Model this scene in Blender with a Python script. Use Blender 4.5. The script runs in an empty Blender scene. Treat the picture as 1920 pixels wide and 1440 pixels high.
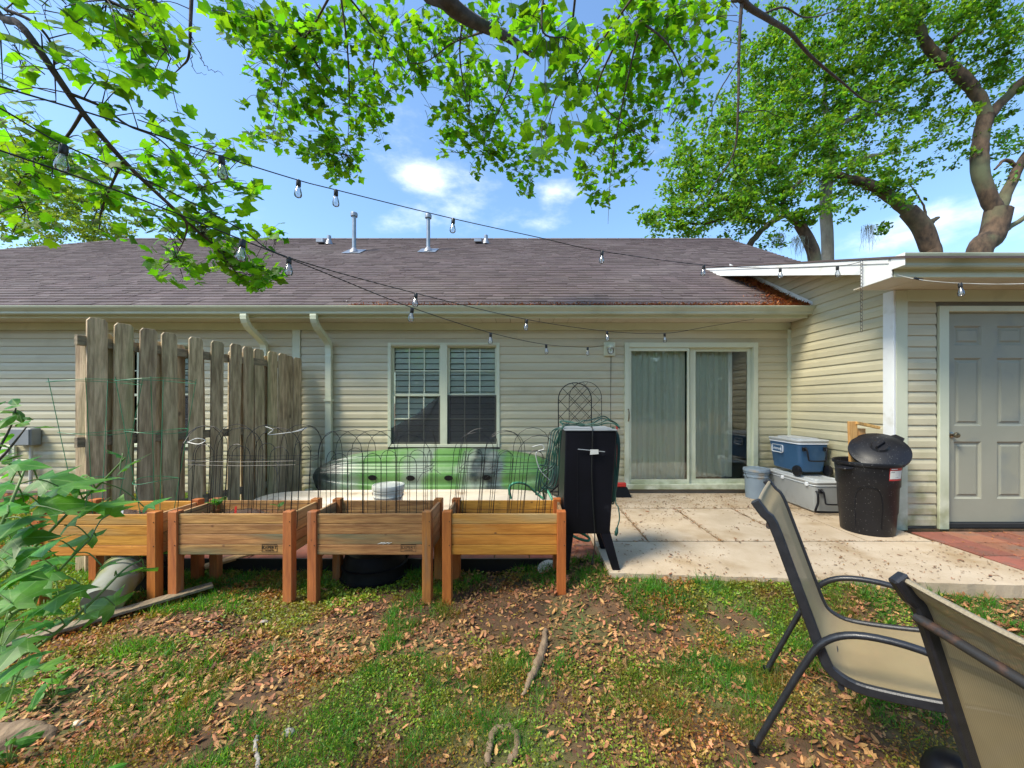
import bpy, bmesh, math, random
import numpy as np
from mathutils import Vector, Matrix, Euler
random.seed(7); rng = np.random.default_rng(11)
SC = bpy.context.scene
COL = SC.collection
R = math.radians

# ------------------------------------------------------------------ camera, sky, sun, exposure
F, CX, CY, ZC = 735.0, 984.0, 755.0, 1.28
cam = bpy.data.cameras.new('camera'); camo = bpy.data.objects.new('camera', cam); COL.objects.link(camo)
cam.sensor_width = 36; cam.lens = F / 1920 * 36
cam.shift_x = (960 - CX) / 1920; cam.shift_y = (CY - 720) / 1920
cam.clip_start = 0.02; cam.clip_end = 3000
camo.location = (0, 0, ZC); camo.rotation_euler = (R(90), 0, 0)
SC.camera = camo

SUN_EL, SUN_AZ = R(52), R(-122)        # azimuth from +Y towards +X
w = bpy.data.worlds.new('World'); SC.world = w; w.use_nodes = True
nt = w.node_tree; N = nt.nodes; L = nt.links
bg = N['Background']; bg.inputs[1].default_value = 0.112
sky = N.new('ShaderNodeTexSky'); sky.sky_type = 'NISHITA'; sky.sun_disc = False
sky.sun_elevation = SUN_EL; sky.sun_rotation = SUN_AZ; sky.dust_density = 1.2; sky.air_density = 1.3; sky.ozone_density = 1.6
tc = N.new('ShaderNodeTexCoord')
mp = N.new('ShaderNodeMapping'); mp.inputs['Scale'].default_value = (1, 1, 2.2)
L.new(tc.outputs['Generated'], mp.inputs[0])
no = N.new('ShaderNodeTexNoise'); no.inputs['Scale'].default_value = 4.2; no.inputs['Detail'].default_value = 9; no.inputs['Roughness'].default_value = .62
L.new(mp.outputs[0], no.inputs[0])
def cloud_patch(px, py, size, squash=2.2):
    d = Vector(((px - CX) / F, 1, (CY - py) / F)).normalized()
    s = N.new('ShaderNodeVectorMath'); s.operation = 'SUBTRACT'; L.new(tc.outputs['Generated'], s.inputs[0]); s.inputs[1].default_value = d
    m = N.new('ShaderNodeVectorMath'); m.operation = 'MULTIPLY'; L.new(s.outputs[0], m.inputs[0]); m.inputs[1].default_value = (1, 1, squash)
    l = N.new('ShaderNodeVectorMath'); l.operation = 'LENGTH'; L.new(m.outputs[0], l.inputs[0])
    r = N.new('ShaderNodeMapRange'); r.inputs[1].default_value = 0; r.inputs[2].default_value = size; r.inputs[3].default_value = .32; r.inputs[4].default_value = 0
    L.new(l.outputs['Value'], r.inputs[0]); return r.outputs[0]
acc = no.outputs['Fac']
for a in ((860, 370, .16), (775, 325, .10), (730, 415, .12), (1010, 420, .12), (1040, 360, .08), (1700, 440, .25, 3.5)):
    ad = N.new('ShaderNodeMath'); ad.operation = 'ADD'; L.new(acc, ad.inputs[0]); L.new(cloud_patch(*a), ad.inputs[1]); acc = ad.outputs[0]
rp = N.new('ShaderNodeMapRange'); rp.inputs[1].default_value = .60; rp.inputs[2].default_value = 1.08; rp.interpolation_type = 'SMOOTHSTEP'
L.new(acc, rp.inputs[0])
tint = N.new('ShaderNodeMix'); tint.data_type = 'RGBA'; tint.blend_type = 'MULTIPLY'; tint.inputs[0].default_value = 1
tint.inputs[7].default_value = (.76, .91, 1.04, 1); L.new(sky.outputs[0], tint.inputs[6])
mx = N.new('ShaderNodeMix'); mx.data_type = 'RGBA'; mx.inputs[7].default_value = (6.6, 6.8, 7.2, 1)
L.new(rp.outputs[0], mx.inputs[0]); L.new(tint.outputs[2], mx.inputs[6]); L.new(mx.outputs[2], bg.inputs[0])

sun = bpy.data.lights.new('sun', 'SUN'); suno = bpy.data.objects.new('sun', sun); COL.objects.link(suno)
sun.energy = 2.4; sun.angle = R(18); sun.color = (1, .92, .76)
sd = Vector((math.sin(SUN_AZ) * math.cos(SUN_EL), math.cos(SUN_AZ) * math.cos(SUN_EL), math.sin(SUN_EL)))
suno.rotation_euler = sd.to_track_quat('Z', 'Y').to_euler(); suno.location = sd * 30
SC.view_settings.view_transform = 'Standard'; SC.view_settings.look = 'None'; SC.view_settings.gamma = 1
SC.view_settings.exposure = 1.32
SC.render.engine = 'CYCLES'
SC.cycles.max_bounces = 8; SC.cycles.transparent_max_bounces = 12; SC.cycles.diffuse_bounces = 4

def P(px, py, D):
    "the point at distance D seen at this spot of the photograph"
    return Vector(((px - CX) / F * D, D, ZC - (py - CY) / F * D))

# ------------------------------------------------------------------ materials
def M(name, c1, c2=None, scale=4.0, stretch=(1, 1, 1), rough=.6, bump=0.0, bscale=None, rnd=0.0, hue=0.0, metal=0.0,
      detail=6, fac=(.35, .65), c3=None, s3=1.2, f3=(.55, .7), spec=.5, coat=0.0, world=False, aniso=False):
    m = bpy.data.materials.new(name); m.use_nodes = True
    nt = m.node_tree; N = nt.nodes; L = nt.links; b = N['Principled BSDF']
    b.inputs['Roughness'].default_value = rough; b.inputs['Metallic'].default_value = metal
    b.inputs['Specular IOR Level'].default_value = spec; b.inputs['Coat Weight'].default_value = coat
    if c2 is None: c2 = tuple(x * .85 for x in c1)
    tc = N.new('ShaderNodeTexCoord'); oi = N.new('ShaderNodeObjectInfo'); ge = N.new('ShaderNodeNewGeometry')
    ad = N.new('ShaderNodeMath'); ad.operation = 'ADD'; L.new(oi.outputs['Random'], ad.inputs[0]); L.new(ge.outputs['Random Per Island'], ad.inputs[1])
    fr = N.new('ShaderNodeMath'); fr.operation = 'FRACT'; L.new(ad.outputs[0], fr.inputs[0])
    off = N.new('ShaderNodeVectorMath'); off.operation = 'SCALE'; off.inputs[0].default_value = (37, 53, 71); L.new(oi.outputs['Random'], off.inputs['Scale'])
    va = N.new('ShaderNodeVectorMath'); va.operation = 'ADD'
    if world: L.new(ge.outputs['Position'], va.inputs[0])
    else:
        L.new(tc.outputs['Object'], va.inputs[0]); L.new(off.outputs[0], va.inputs[1])
    mp = N.new('ShaderNodeMapping'); mp.inputs['Scale'].default_value = stretch; L.new(va.outputs[0], mp.inputs[0])
    n1 = N.new('ShaderNodeTexNoise'); n1.inputs['Scale'].default_value = scale; n1.inputs['Detail'].default_value = detail; n1.inputs['Roughness'].default_value = .6
    L.new(mp.outputs[0], n1.inputs[0])
    mr = N.new('ShaderNodeMapRange'); mr.inputs[1].default_value, mr.inputs[2].default_value = fac; L.new(n1.outputs['Fac'], mr.inputs[0])
    mix = N.new('ShaderNodeMix'); mix.data_type = 'RGBA'; mix.inputs[6].default_value = (*c1, 1); mix.inputs[7].default_value = (*c2, 1)
    L.new(mr.outputs[0], mix.inputs[0]); out = mix.outputs[2]
    if c3:
        n3 = N.new('ShaderNodeTexNoise'); n3.inputs['Scale'].default_value = s3; n3.inputs['Detail'].default_value = 5; L.new(mp.outputs[0] if aniso else va.outputs[0], n3.inputs[0])
        m3 = N.new('ShaderNodeMapRange'); m3.inputs[1].default_value, m3.inputs[2].default_value = f3; L.new(n3.outputs['Fac'], m3.inputs[0])
        x3 = N.new('ShaderNodeMix'); x3.data_type = 'RGBA'; x3.inputs[7].default_value = (*c3, 1); L.new(m3.outputs[0], x3.inputs[0]); L.new(out, x3.inputs[6]); out = x3.outputs[2]
    if rnd or hue:
        hs = N.new('ShaderNodeHueSaturation'); L.new(out, hs.inputs['Color'])
        r1 = N.new('ShaderNodeMapRange'); r1.inputs[3].default_value = 1 - rnd; r1.inputs[4].default_value = 1 + rnd; L.new(fr.outputs[0], r1.inputs[0]); L.new(r1.outputs[0], hs.inputs['Value'])
        if hue:
            mm = N.new('ShaderNodeMath'); mm.operation = 'MULTIPLY'; mm.inputs[1].default_value = 7.31; L.new(fr.outputs[0], mm.inputs[0])
            f2 = N.new('ShaderNodeMath'); f2.operation = 'FRACT'; L.new(mm.outputs[0], f2.inputs[0])
            r2 = N.new('ShaderNodeMapRange'); r2.inputs[3].default_value = .5 - hue; r2.inputs[4].default_value = .5 + hue; L.new(f2.outputs[0], r2.inputs[0]); L.new(r2.outputs[0], hs.inputs['Hue'])
        out = hs.outputs[0]
    L.new(out, b.inputs['Base Color'])
    if bump:
        n2 = N.new('ShaderNodeTexNoise'); n2.inputs['Scale'].default_value = bscale or scale * 3; n2.inputs['Detail'].default_value = 6; L.new(mp.outputs[0], n2.inputs[0])
        bm = N.new('ShaderNodeBump'); bm.inputs['Strength'].default_value = bump; bm.inputs['Distance'].default_value = .01
        L.new(n2.outputs['Fac'], bm.inputs['Height']); L.new(bm.outputs[0], b.inputs['Normal'])
    m['out'] = 1
    return m

def leafmat(name, c1, c2, trans=.5, rough=.45, rnd=.25, hue=.02, tcol=None, tmul=1.6, scale=3.0, spec=.4, c3=None, s3=1.2, f3=(.5, .7)):
    m = M(name, c1, c2, scale=scale, rough=rough, rnd=rnd, hue=hue, spec=spec, c3=c3, s3=s3, f3=f3)
    nt = m.node_tree; N = nt.nodes; L = nt.links; b = N['Principled BSDF']; o = N['Material Output']
    src = b.inputs['Base Color'].links[0].from_socket
    t = N.new('ShaderNodeBsdfTranslucent'); mu = N.new('ShaderNodeMix'); mu.data_type = 'RGBA'; mu.blend_type = 'MULTIPLY'; mu.inputs[0].default_value = 1
    tcol = tcol or (1.3, 1.25, .5); mu.inputs[7].default_value = (*[x * tmul for x in tcol], 1)
    L.new(src, mu.inputs[6]); L.new(mu.outputs[2], t.inputs[0])
    ms = N.new('ShaderNodeMixShader'); ms.inputs[0].default_value = trans
    L.new(b.outputs[0], ms.inputs[1]); L.new(t.outputs[0], ms.inputs[2]); L.new(ms.outputs[0], o.inputs[0])
    return m

def glassmat(name, tint=(.92, .97, .94), refl=1.0, ior=1.5, rough=.015, base=0.0):
    m = bpy.data.materials.new(name); m.use_nodes = True; nt = m.node_tree; N = nt.nodes; L = nt.links
    N.remove(N['Principled BSDF']); o = N['Material Output']
    t = N.new('ShaderNodeBsdfTransparent'); t.inputs[0].default_value = (*tint, 1)
    g = N.new('ShaderNodeBsdfGlossy'); g.inputs['Roughness'].default_value = .015
    g.inputs['Roughness'].default_value = rough
    f = N.new('ShaderNodeFresnel'); f.inputs[0].default_value = ior
    mu = N.new('ShaderNodeMath'); mu.operation = 'MULTIPLY_ADD'; mu.inputs[1].default_value = refl; mu.inputs[2].default_value = base; mu.use_clamp = True; L.new(f.outputs[0], mu.inputs[0])
    s = N.new('ShaderNodeMixShader'); L.new(mu.outputs[0], s.inputs[0]); L.new(t.outputs[0], s.inputs[1]); L.new(g.outputs[0], s.inputs[2]); L.new(s.outputs[0], o.inputs[0])
    return m
def screenmat(name, col, alpha, rough=.8):
    m = M(name, col, rough=rough); nt = m.node_tree; N = nt.nodes; L = nt.links
    t = N.new('ShaderNodeBsdfTransparent'); s = N.new('ShaderNodeMixShader'); s.inputs[0].default_value = alpha
    L.new(t.outputs[0], s.inputs[1]); L.new(N['Principled BSDF'].outputs[0], s.inputs[2]); L.new(s.outputs[0], N['Material Output'].inputs[0]); return m

X = {}
X['siding'] = M('siding_vinyl', (.57, .515, .35), (.51, .46, .31), scale=1.2, stretch=(1, 1, 6), rough=.42, rnd=.05, c3=(.42, .37, .24), s3=2.2, f3=(.58, .85), bump=.05, bscale=60)
def add_base_dirt(m, col, z0, z1, amt):
    nt = m.node_tree; N = nt.nodes; L = nt.links; b = N['Principled BSDF']; src = b.inputs['Base Color'].links[0].from_socket
    g = N.new('ShaderNodeNewGeometry'); sx = N.new('ShaderNodeSeparateXYZ'); L.new(g.outputs['Position'], sx.inputs[0])
    n = N.new('ShaderNodeTexNoise'); n.inputs['Scale'].default_value = 5; n.inputs['Detail'].default_value = 8; L.new(g.outputs['Position'], n.inputs[0])
    r = N.new('ShaderNodeMapRange'); r.inputs[1].default_value = z1; r.inputs[2].default_value = z0; L.new(sx.outputs[2], r.inputs[0])
    r2 = N.new('ShaderNodeMapRange'); r2.inputs[1].default_value = .4; r2.inputs[2].default_value = .62; r2.inputs[4].default_value = amt; L.new(n.outputs['Fac'], r2.inputs[0])
    mu = N.new('ShaderNodeMath'); mu.operation = 'MULTIPLY'; L.new(r.outputs[0], mu.inputs[0]); L.new(r2.outputs[0], mu.inputs[1])
    x = N.new('ShaderNodeMix'); x.data_type = 'RGBA'; x.inputs[7].default_value = (*col, 1); L.new(mu.outputs[0], x.inputs[0]); L.new(src, x.inputs[6]); L.new(x.outputs[2], b.inputs['Base Color'])
add_base_dirt(X['siding'], (.23, .23, .08), 0, 1.0, .9)
X['trim'] = M('trim_offwhite', (.64, .66, .50), (.58, .61, .45), scale=2, rough=.4, rnd=.03, c3=(.42, .45, .33), s3=3, f3=(.62, .85))
add_base_dirt(X['trim'], (.2, .22, .08), 0, .6, .8)
X['white'] = M('white_aluminium', (.82, .82, .80), (.76, .77, .76), scale=2, rough=.4, c3=(.58, .57, .5), s3=5, f3=(.6, .8))
X['gutter'] = M('gutter_cream', (.55, .56, .42), (.48, .5, .36), scale=1.5, rough=.4, c3=(.33, .34, .22), s3=2, f3=(.55, .8))
X['soffit'] = M('soffit_beige', (.62, .56, .45), (.56, .5, .4), scale=1.5, rough=.5)
X['shingle'] = M('asphalt_shingle', (.118, .088, .084), (.085, .062, .062), scale=3, rough=.9, rnd=.15, hue=.012, c3=(.15, .12, .115), s3=.6, f3=(.5, .9), bump=.35, bscale=90, fac=(.3, .7))
X['sheath'] = M('wall_sheathing', (.2, .17, .13))
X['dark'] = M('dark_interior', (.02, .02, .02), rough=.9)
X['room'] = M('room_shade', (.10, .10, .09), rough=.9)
X['concrete'] = M('concrete_patio', (.57, .455, .32), (.45, .34, .22), scale=2.5, rough=.8, c3=(.34, .23, .12), s3=2.0, f3=(.53, .72), bump=.25, bscale=50, rnd=.03, world=True)
X['concedge'] = X['concrete']
X['paver'] = M('red_paver', (.30, .105, .062), (.22, .085, .05), scale=6, rough=.85, rnd=.18, hue=.01, c3=(.17, .10, .07), s3=5, f3=(.5, .7), bump=.4, bscale=60)
X['dirt'] = M('lawn_soil', (.15, .082, .038), (.06, .032, .015), scale=5, rough=.95, c3=(.10, .11, .03), s3=1.1, f3=(.5, .62), bump=.8, bscale=40, world=True, detail=10)
X['soil'] = M('potting_soil', (.05, .03, .02), (.09, .055, .035), scale=25, rough=.95, bump=1, bscale=60)
X['edging'] = M('black_edging', (.015, .015, .015), rough=.5)
def wood(name, a, b_, axis, rnd=.15, c3=None, f3=(.55, .7), s3=3, rough=.65, bump=.3, scale=7):
    st = [5, 5, 5]; st[axis] = .55
    return M(name, a, b_, scale=scale, stretch=tuple(st), rough=rough, rnd=rnd, c3=c3, f3=f3, s3=s3, bump=bump, bscale=scale * 2.2, fac=(.36, .62), hue=.008, aniso=True)
X['bed_o'] = wood('cedar_board', (.60, .265, .035), (.42, .165, .018), 0, c3=(.44, .28, .11), f3=(.58, .74), s3=1.0)
X['bed_w'] = wood('weathered_cedar_board', (.50, .265, .085), (.28, .13, .04), 0, c3=(.17, .15, .075), f3=(.52, .64), s3=1.1)
X['bed_s'] = wood('weathered_cedar_side', (.58, .35, .16), (.40, .21, .09), 1, c3=(.20, .16, .08), f3=(.54, .66), s3=1.2)
X['leg_o'] = wood('cedar_leg', (.52, .155, .028), (.38, .105, .02), 2, rnd=.08)
X['leg_w'] = wood('weathered_cedar_leg', (.46, .165, .038), (.31, .105, .028), 2, rnd=.12, c3=(.27, .17, .1), f3=(.55, .75))
X['fence'] = wood('weathered_fence_board', (.64, .49, .30), (.30, .215, .12), 2, rnd=.22, c3=(.24, .25, .11), f3=(.50, .72), s3=.5, bump=.6)
X['fence_h'] = wood('weathered_fence_rail', (.32, .24, .15), (.15, .115, .075), 1, rnd=.15, c3=(.15, .13, .08), bump=.6)
def knots(m, col, sc, rad, squash):
    nt = m.node_tree; N = nt.nodes; L = nt.links; b = N['Principled BSDF']; src = b.inputs['Base Color'].links[0].from_socket
    tc = N.new('ShaderNodeTexCoord'); oi = N.new('ShaderNodeObjectInfo'); of = N.new('ShaderNodeVectorMath'); of.operation = 'SCALE'; of.inputs[0].default_value = (31, 17, 47); L.new(oi.outputs['Random'], of.inputs['Scale'])
    ad = N.new('ShaderNodeVectorMath'); ad.operation = 'ADD'; L.new(tc.outputs['Object'], ad.inputs[0]); L.new(of.outputs[0], ad.inputs[1])
    mp = N.new('ShaderNodeMapping'); mp.inputs['Scale'].default_value = squash; L.new(ad.outputs[0], mp.inputs[0])
    v = N.new('ShaderNodeTexVoronoi'); v.inputs['Scale'].default_value = sc; L.new(mp.outputs[0], v.inputs['Vector'])
    r = N.new('ShaderNodeMapRange'); r.inputs[1].default_value = rad; r.inputs[2].default_value = rad * .35; r.inputs[4].default_value = .85; L.new(v.outputs['Distance'], r.inputs[0])
    x = N.new('ShaderNodeMix'); x.data_type = 'RGBA'; x.inputs[7].default_value = (*col, 1); L.new(r.outputs[0], x.inputs[0]); L.new(src, x.inputs[6]); L.new(x.outputs[2], b.inputs['Base Color'])
for k_ in ('bed_o', 'bed_w'): knots(X[k_], (.12, .045, .015), 7, .085, (.8, .15, 1))
for k_ in ('leg_o', 'leg_w'): knots(X[k_], (.08, .03, .01), 7, .07, (1, .3, .8))
knots(X['fence'], (.10, .075, .045), 5, .10, (1, .15, .6))
X['scrap'] = wood('split_scrap_wood', (.70, .40, .13), (.50, .25, .07), 2, c3=(.2, .11, .05))
X['nail'] = M('dark_nail', (.02, .015, .012), rough=.5)
X['screw'] = M('pale_screw_cap', (.6, .5, .35), rough=.5)
X['wire_b'] = M('black_wire', (.018, .018, .02), rough=.4, metal=.4)
X['wire_g'] = M('green_wire', (.03, .22, .09), rough=.4)
X['cable'] = M('black_cable', (.01, .012, .012), rough=.4)
X['cord_g'] = M('green_cord', (.02, .075, .05), (.012, .05, .035), rough=.35)
X['socket'] = M('black_socket', (.02, .018, .018), rough=.4)
X['cable_w'] = M('pale_cable', (.5, .5, .47), rough=.4)
X['filament'] = M('filament_coil', (.7, .62, .45), rough=.6)
X['bulb'] = glassmat('bulb_glass', (.97, .98, .99), 1.3, 1.5, .12, .16)
X['glass'] = glassmat('window_glass', (.97, .99, .97), 1.0, 1.5)
X['glass_d'] = glassmat('door_glass', (.97, .99, .965), 1.7, 1.55)
X['blind'] = M('window_blind', (.93, .93, .80), (.90, .90, .77), rough=.5, rnd=.04)
X['screen'] = screenmat('insect_screen', (.025, .025, .03), .72)
X['curtain'] = M('pale_curtain', (.93, .92, .76), (.88, .87, .71), scale=2, stretch=(3, 3, .3), rough=.8)
X['curtain_low'] = M('curtain_hem', (.5, .53, .5), rough=.8)
X['vent'] = M('galvanised_pipe', (.34, .36, .38), (.24, .26, .28), scale=6, rough=.4, metal=.7)
X['vent_c'] = M('galvanised_cap', (.32, .33, .35), rough=.4, metal=.6)
X['grey_box'] = M('grey_meter_box', (.25, .27, .28), rough=.5)
X['pvc'] = M('pvc_conduit', (.55, .56, .5), rough=.5)
X['door'] = M('grey_green_door', (.33, .325, .25), (.295, .295, .225), scale=1.5, rough=.5, c3=(.23, .25, .22), s3=2)
X['brass'] = M('tarnished_knob', (.32, .27, .2), rough=.25, metal=.9)
X['kay'] = None
X['beige_hull'] = M('beige_hull', (.62, .53, .40), (.54, .45, .33), scale=3, rough=.45, c3=(.4, .3, .2), s3=6, f3=(.58, .72))
X['blackp'] = M('black_plastic', (.008, .008, .010), (.012, .012, .015), scale=3, spec=.3, rough=.42, bump=.05, c3=(.045, .045, .05), s3=6, f3=(.62, .8))
X['trashp'] = M('scuffed_black_plastic', (.008, .008, .010), (.014, .014, .017), scale=3, spec=.3, rough=.42, c3=(.16, .16, .16), s3=75, f3=(.665, .70), bump=.05)
X['blackm'] = M('black_enamel', (.004, .0042, .0065), (.006, .006, .010), scale=4, spec=.22, rough=.45, bump=.06, c3=(.03, .03, .035), s3=8, f3=(.66, .8))
X['tubp'] = M('black_tub_plastic', (.006, .0065, .0075), rough=.55, spec=.2)
X['whiteb'] = M('white_bucket_plastic', (.84, .80, .66), (.78, .74, .6), rough=.4, c3=(.45, .42, .33), s3=9, f3=(.6, .75))
X['greyb'] = M('blue_grey_bucket', (.26, .32, .37), (.22, .28, .33), rough=.45, c3=(.33, .3, .25), s3=5, f3=(.62, .7))
X['dirtyb'] = M('dirty_bucket_base', (.22, .225, .18), (.16, .17, .10), scale=6, rough=.6, c3=(.18, .19, .06), s3=6, f3=(.45, .62))
X['redp'] = M('red_plastic', (.55, .03, .02), rough=.4)
X['hose'] = M('mint_hose', (.08, .36, .20), (.06, .28, .16), rough=.35)
X['tagw'] = M('white_tag', (.65, .65, .6), rough=.6)
X['coolb'] = M('blue_cooler_shell', (.035, .105, .215), (.028, .085, .175), scale=2, rough=.4, c3=(.07, .15, .25), s3=4, f3=(.6, .8))
X['coolg'] = M('grey_cooler_shell', (.36, .37, .36), (.31, .32, .31), scale=2, rough=.45, c3=(.26, .25, .22), s3=4, f3=(.6, .8))
X['lidg'] = M('pale_grey_lid', (.55, .56, .55), (.47, .48, .47), rough=.4)
X['logo_w'] = M('logo_white', (.8, .82, .84), rough=.5)
X['label_r'] = M('label_red', (.45, .03, .03), rough=.5)
X['label_b'] = M('label_blue', (.04, .08, .2), rough=.5)
X['label_k'] = M('label_grey', (.25, .25, .25), rough=.5)
X['burn'] = M('branded_mark', (.03, .018, .01), rough=.7)
X['chair'] = M('charcoal_powder_coat', (.014, .015, .019), (.022, .023, .028), scale=30, rough=.38, bump=.1, bscale=300, coat=.1)
X['rustc'] = M('rusty_powder_coat', (.03, .028, .028), (.075, .042, .03), scale=30, rough=.5, fac=(.5, .62))
X['bark_oak'] = M('oak_bark', (.135, .085, .052), (.035, .024, .017), scale=4, stretch=(1, 1, .5), rough=.9, bump=.9, bscale=9, c3=(.13, .14, .075), s3=.6, f3=(.5, .7))
X['bark_pale'] = M('pale_bark', (.36, .33, .28), (.2, .17, .14), scale=3, stretch=(1, 1, .4), rough=.9, bump=.9, bscale=9)
X['bark'] = M('grey_branch_bark', (.10, .078, .066), (.05, .038, .032), scale=18, rough=.85, bump=.5, bscale=60)
X['twig'] = M('dark_twig', (.045, .035, .028), (.025, .02, .016), rough=.8)
X['root'] = M('surface_root', (.34, .235, .14), (.13, .085, .05), scale=16, stretch=(1, .35, 1), rough=.85, bump=.9, bscale=50)
X['stone'] = M('pale_stone', (.38, .34, .3), (.25, .22, .2), scale=20, rough=.8, bump=.5)
X['moss'] = M('spanish_moss', (.22, .24, .19), (.15, .16, .12), rough=.95)
X['tulip'] = leafmat('tulip_leaf', (.105, .235, .012), (.06, .155, .008), trans=.56, tmul=1.75, rnd=.42, hue=.022, rough=.5, tcol=(1.5, 1.5, .4), spec=.3)
X['oakleaf'] = leafmat('oak_leaf', (.125, .255, .024), (.06, .145, .012), trans=.5, tmul=1.7, rnd=.5, hue=.03, rough=.5)
X['farleaf'] = leafmat('far_leaf', (.26, .36, .05), (.17, .27, .035), trans=.45, tmul=1.5, rnd=.45, hue=.03)
X['backleaf'] = leafmat('backdrop_leaf', (.05, .12, .02), (.03, .08, .012), trans=.3, tmul=1.3, rnd=.5, hue=.03)
X['shrubleaf'] = leafmat('shrub_leaf', (.095, .26, .03), (.055, .17, .02), trans=.42, tmul=1.7, rnd=.45, hue=.02, rough=.42, spec=.35)
def veins(m, freq, col):
    nt = m.node_tree; N = nt.nodes; L = nt.links; b = N['Principled BSDF']; src = b.inputs['Base Color'].links[0].from_socket
    tc = N.new('ShaderNodeTexCoord'); sx = N.new('ShaderNodeSeparateXYZ'); L.new(tc.outputs['Object'], sx.inputs[0])
    at = N.new('ShaderNodeMath'); at.operation = 'ARCTAN2'; L.new(sx.outputs[0], at.inputs[0]); L.new(sx.outputs[1], at.inputs[1])
    mu = N.new('ShaderNodeMath'); mu.operation = 'MULTIPLY'; mu.inputs[1].default_value = freq; L.new(at.outputs[0], mu.inputs[0])
    si = N.new('ShaderNodeMath'); si.operation = 'SINE'; L.new(mu.outputs[0], si.inputs[0]); ab = N.new('ShaderNodeMath'); ab.operation = 'ABSOLUTE'; L.new(si.outputs[0], ab.inputs[0])
    r = N.new('ShaderNodeMapRange'); r.inputs[1].default_value = .16; r.inputs[2].default_value = .04; r.inputs[4].default_value = .6; L.new(ab.outputs[0], r.inputs[0])
    x = N.new('ShaderNodeMix'); x.data_type = 'RGBA'; x.inputs[7].default_value = (*col, 1); L.new(r.outputs[0], x.inputs[0]); L.new(src, x.inputs[6]); L.new(x.outputs[2], b.inputs['Base Color'])
veins(X['shrubleaf'], 4.2, (.30, .46, .14))
X['stem'] = M('green_stem', (.12, .2, .04), rough=.5)
X['grass'] = leafmat(name='grass_blade', c3=(.22, .17, .035), s3=1.5, f3=(.55, .66), c1=(.10, .27, .028), c2=(.06, .17, .016), trans=.45, tmul=1.6, rnd=.4, hue=.03)
X['cover'] = leafmat(name='ground_cover_leaf', c3=(.34, .17, .035), s3=1.5, f3=(.48, .60), c1=(.25, .33, .028), c2=(.14, .22, .018), trans=.35, tmul=1.3, rnd=.45, hue=.045)
X['litter'] = M('dry_leaf', (.46, .24, .09), (.23, .09, .03), scale=12, rough=.7, rnd=.5, hue=.022)
X['litter_d'] = M('brown_leaf_crumbs', (.22, .09, .028), (.10, .04, .014), scale=12, rough=.8, rnd=.5, hue=.02)
X['patiolit'] = M('patio_leaf_bits', (.30, .14, .05), (.17, .08, .032), scale=12, rough=.8, rnd=.5, hue=.02)
X['needle'] = M('orange_needles', (.42, .14, .03), (.25, .08, .02), scale=12, rough=.8, rnd=.45, hue=.02)
X['petal'] = M('roof_speck', (.6, .6, .55), rough=.8)

def slingmat():
    m = bpy.data.materials.new('sling_mesh_fabric'); m.use_nodes = True; nt = m.node_tree; N = nt.nodes; L = nt.links; b = N['Principled BSDF']
    tc = N.new('ShaderNodeTexCoord')
    w1 = N.new('ShaderNodeTexWave'); w1.inputs['Scale'].default_value = 60; w1.bands_direction = 'Y'; L.new(tc.outputs['Object'], w1.inputs[0])
    w2 = N.new('ShaderNodeTexWave'); w2.inputs['Scale'].default_value = 75; w2.bands_direction = 'Z'; L.new(tc.outputs['Object'], w2.inputs[0])
    mm = N.new('ShaderNodeMath'); mm.operation = 'MULTIPLY'; L.new(w1.outputs['Fac'], mm.inputs[0]); L.new(w2.outputs['Fac'], mm.inputs[1])
    n = N.new('ShaderNodeTexNoise'); n.inputs['Scale'].default_value = 3.5; n.inputs['Detail'].default_value = 6; L.new(tc.outputs['Object'], n.inputs[0])
    mix = N.new('ShaderNodeMix'); mix.data_type = 'RGBA'; mix.inputs[6].default_value = (.29, .215, .11, 1); mix.inputs[7].default_value = (.38, .29, .155, 1); L.new(w1.outputs['Fac'], mix.inputs[0])
    mu = N.new('ShaderNodeMix'); mu.data_type = 'RGBA'; mu.blend_type = 'MULTIPLY'; mu.inputs[0].default_value = .7
    rmp = N.new('ShaderNodeMapRange'); rmp.inputs[1].default_value = .3; rmp.inputs[2].default_value = .6; rmp.inputs[3].default_value = .72; rmp.inputs[4].default_value = 1.05; L.new(n.outputs['Fac'], rmp.inputs[0])
    L.new(mix.outputs[2], mu.inputs[6]); L.new(rmp.outputs[0], mu.inputs[7]); L.new(mu.outputs[2], b.inputs['Base Color'])
    b.inputs['Roughness'].default_value = .6
    t = N.new('ShaderNodeBsdfTransparent'); s = N.new('ShaderNodeMixShader')
    g = N.new('ShaderNodeMath'); g.operation = 'GREATER_THAN'; g.inputs[1].default_value = .50; L.new(mm.outputs[0], g.inputs[0])
    h = N.new('ShaderNodeMapRange'); h.inputs[3].default_value = 1.0; h.inputs[3].default_value = .92; h.inputs[4].default_value = .92; L.new(g.outputs[0], h.inputs[0])
    L.new(h.outputs[0], s.inputs[0]); L.new(t.outputs[0], s.inputs[1]); L.new(b.outputs[0], s.inputs[2]); L.new(s.outputs[0], N['Material Output'].inputs[0])
    return m
X['sling'] = slingmat()
X['slinghem'] = M('sling_hem', (.36, .30, .2), (.26, .21, .14), scale=200, rough=.7)

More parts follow.
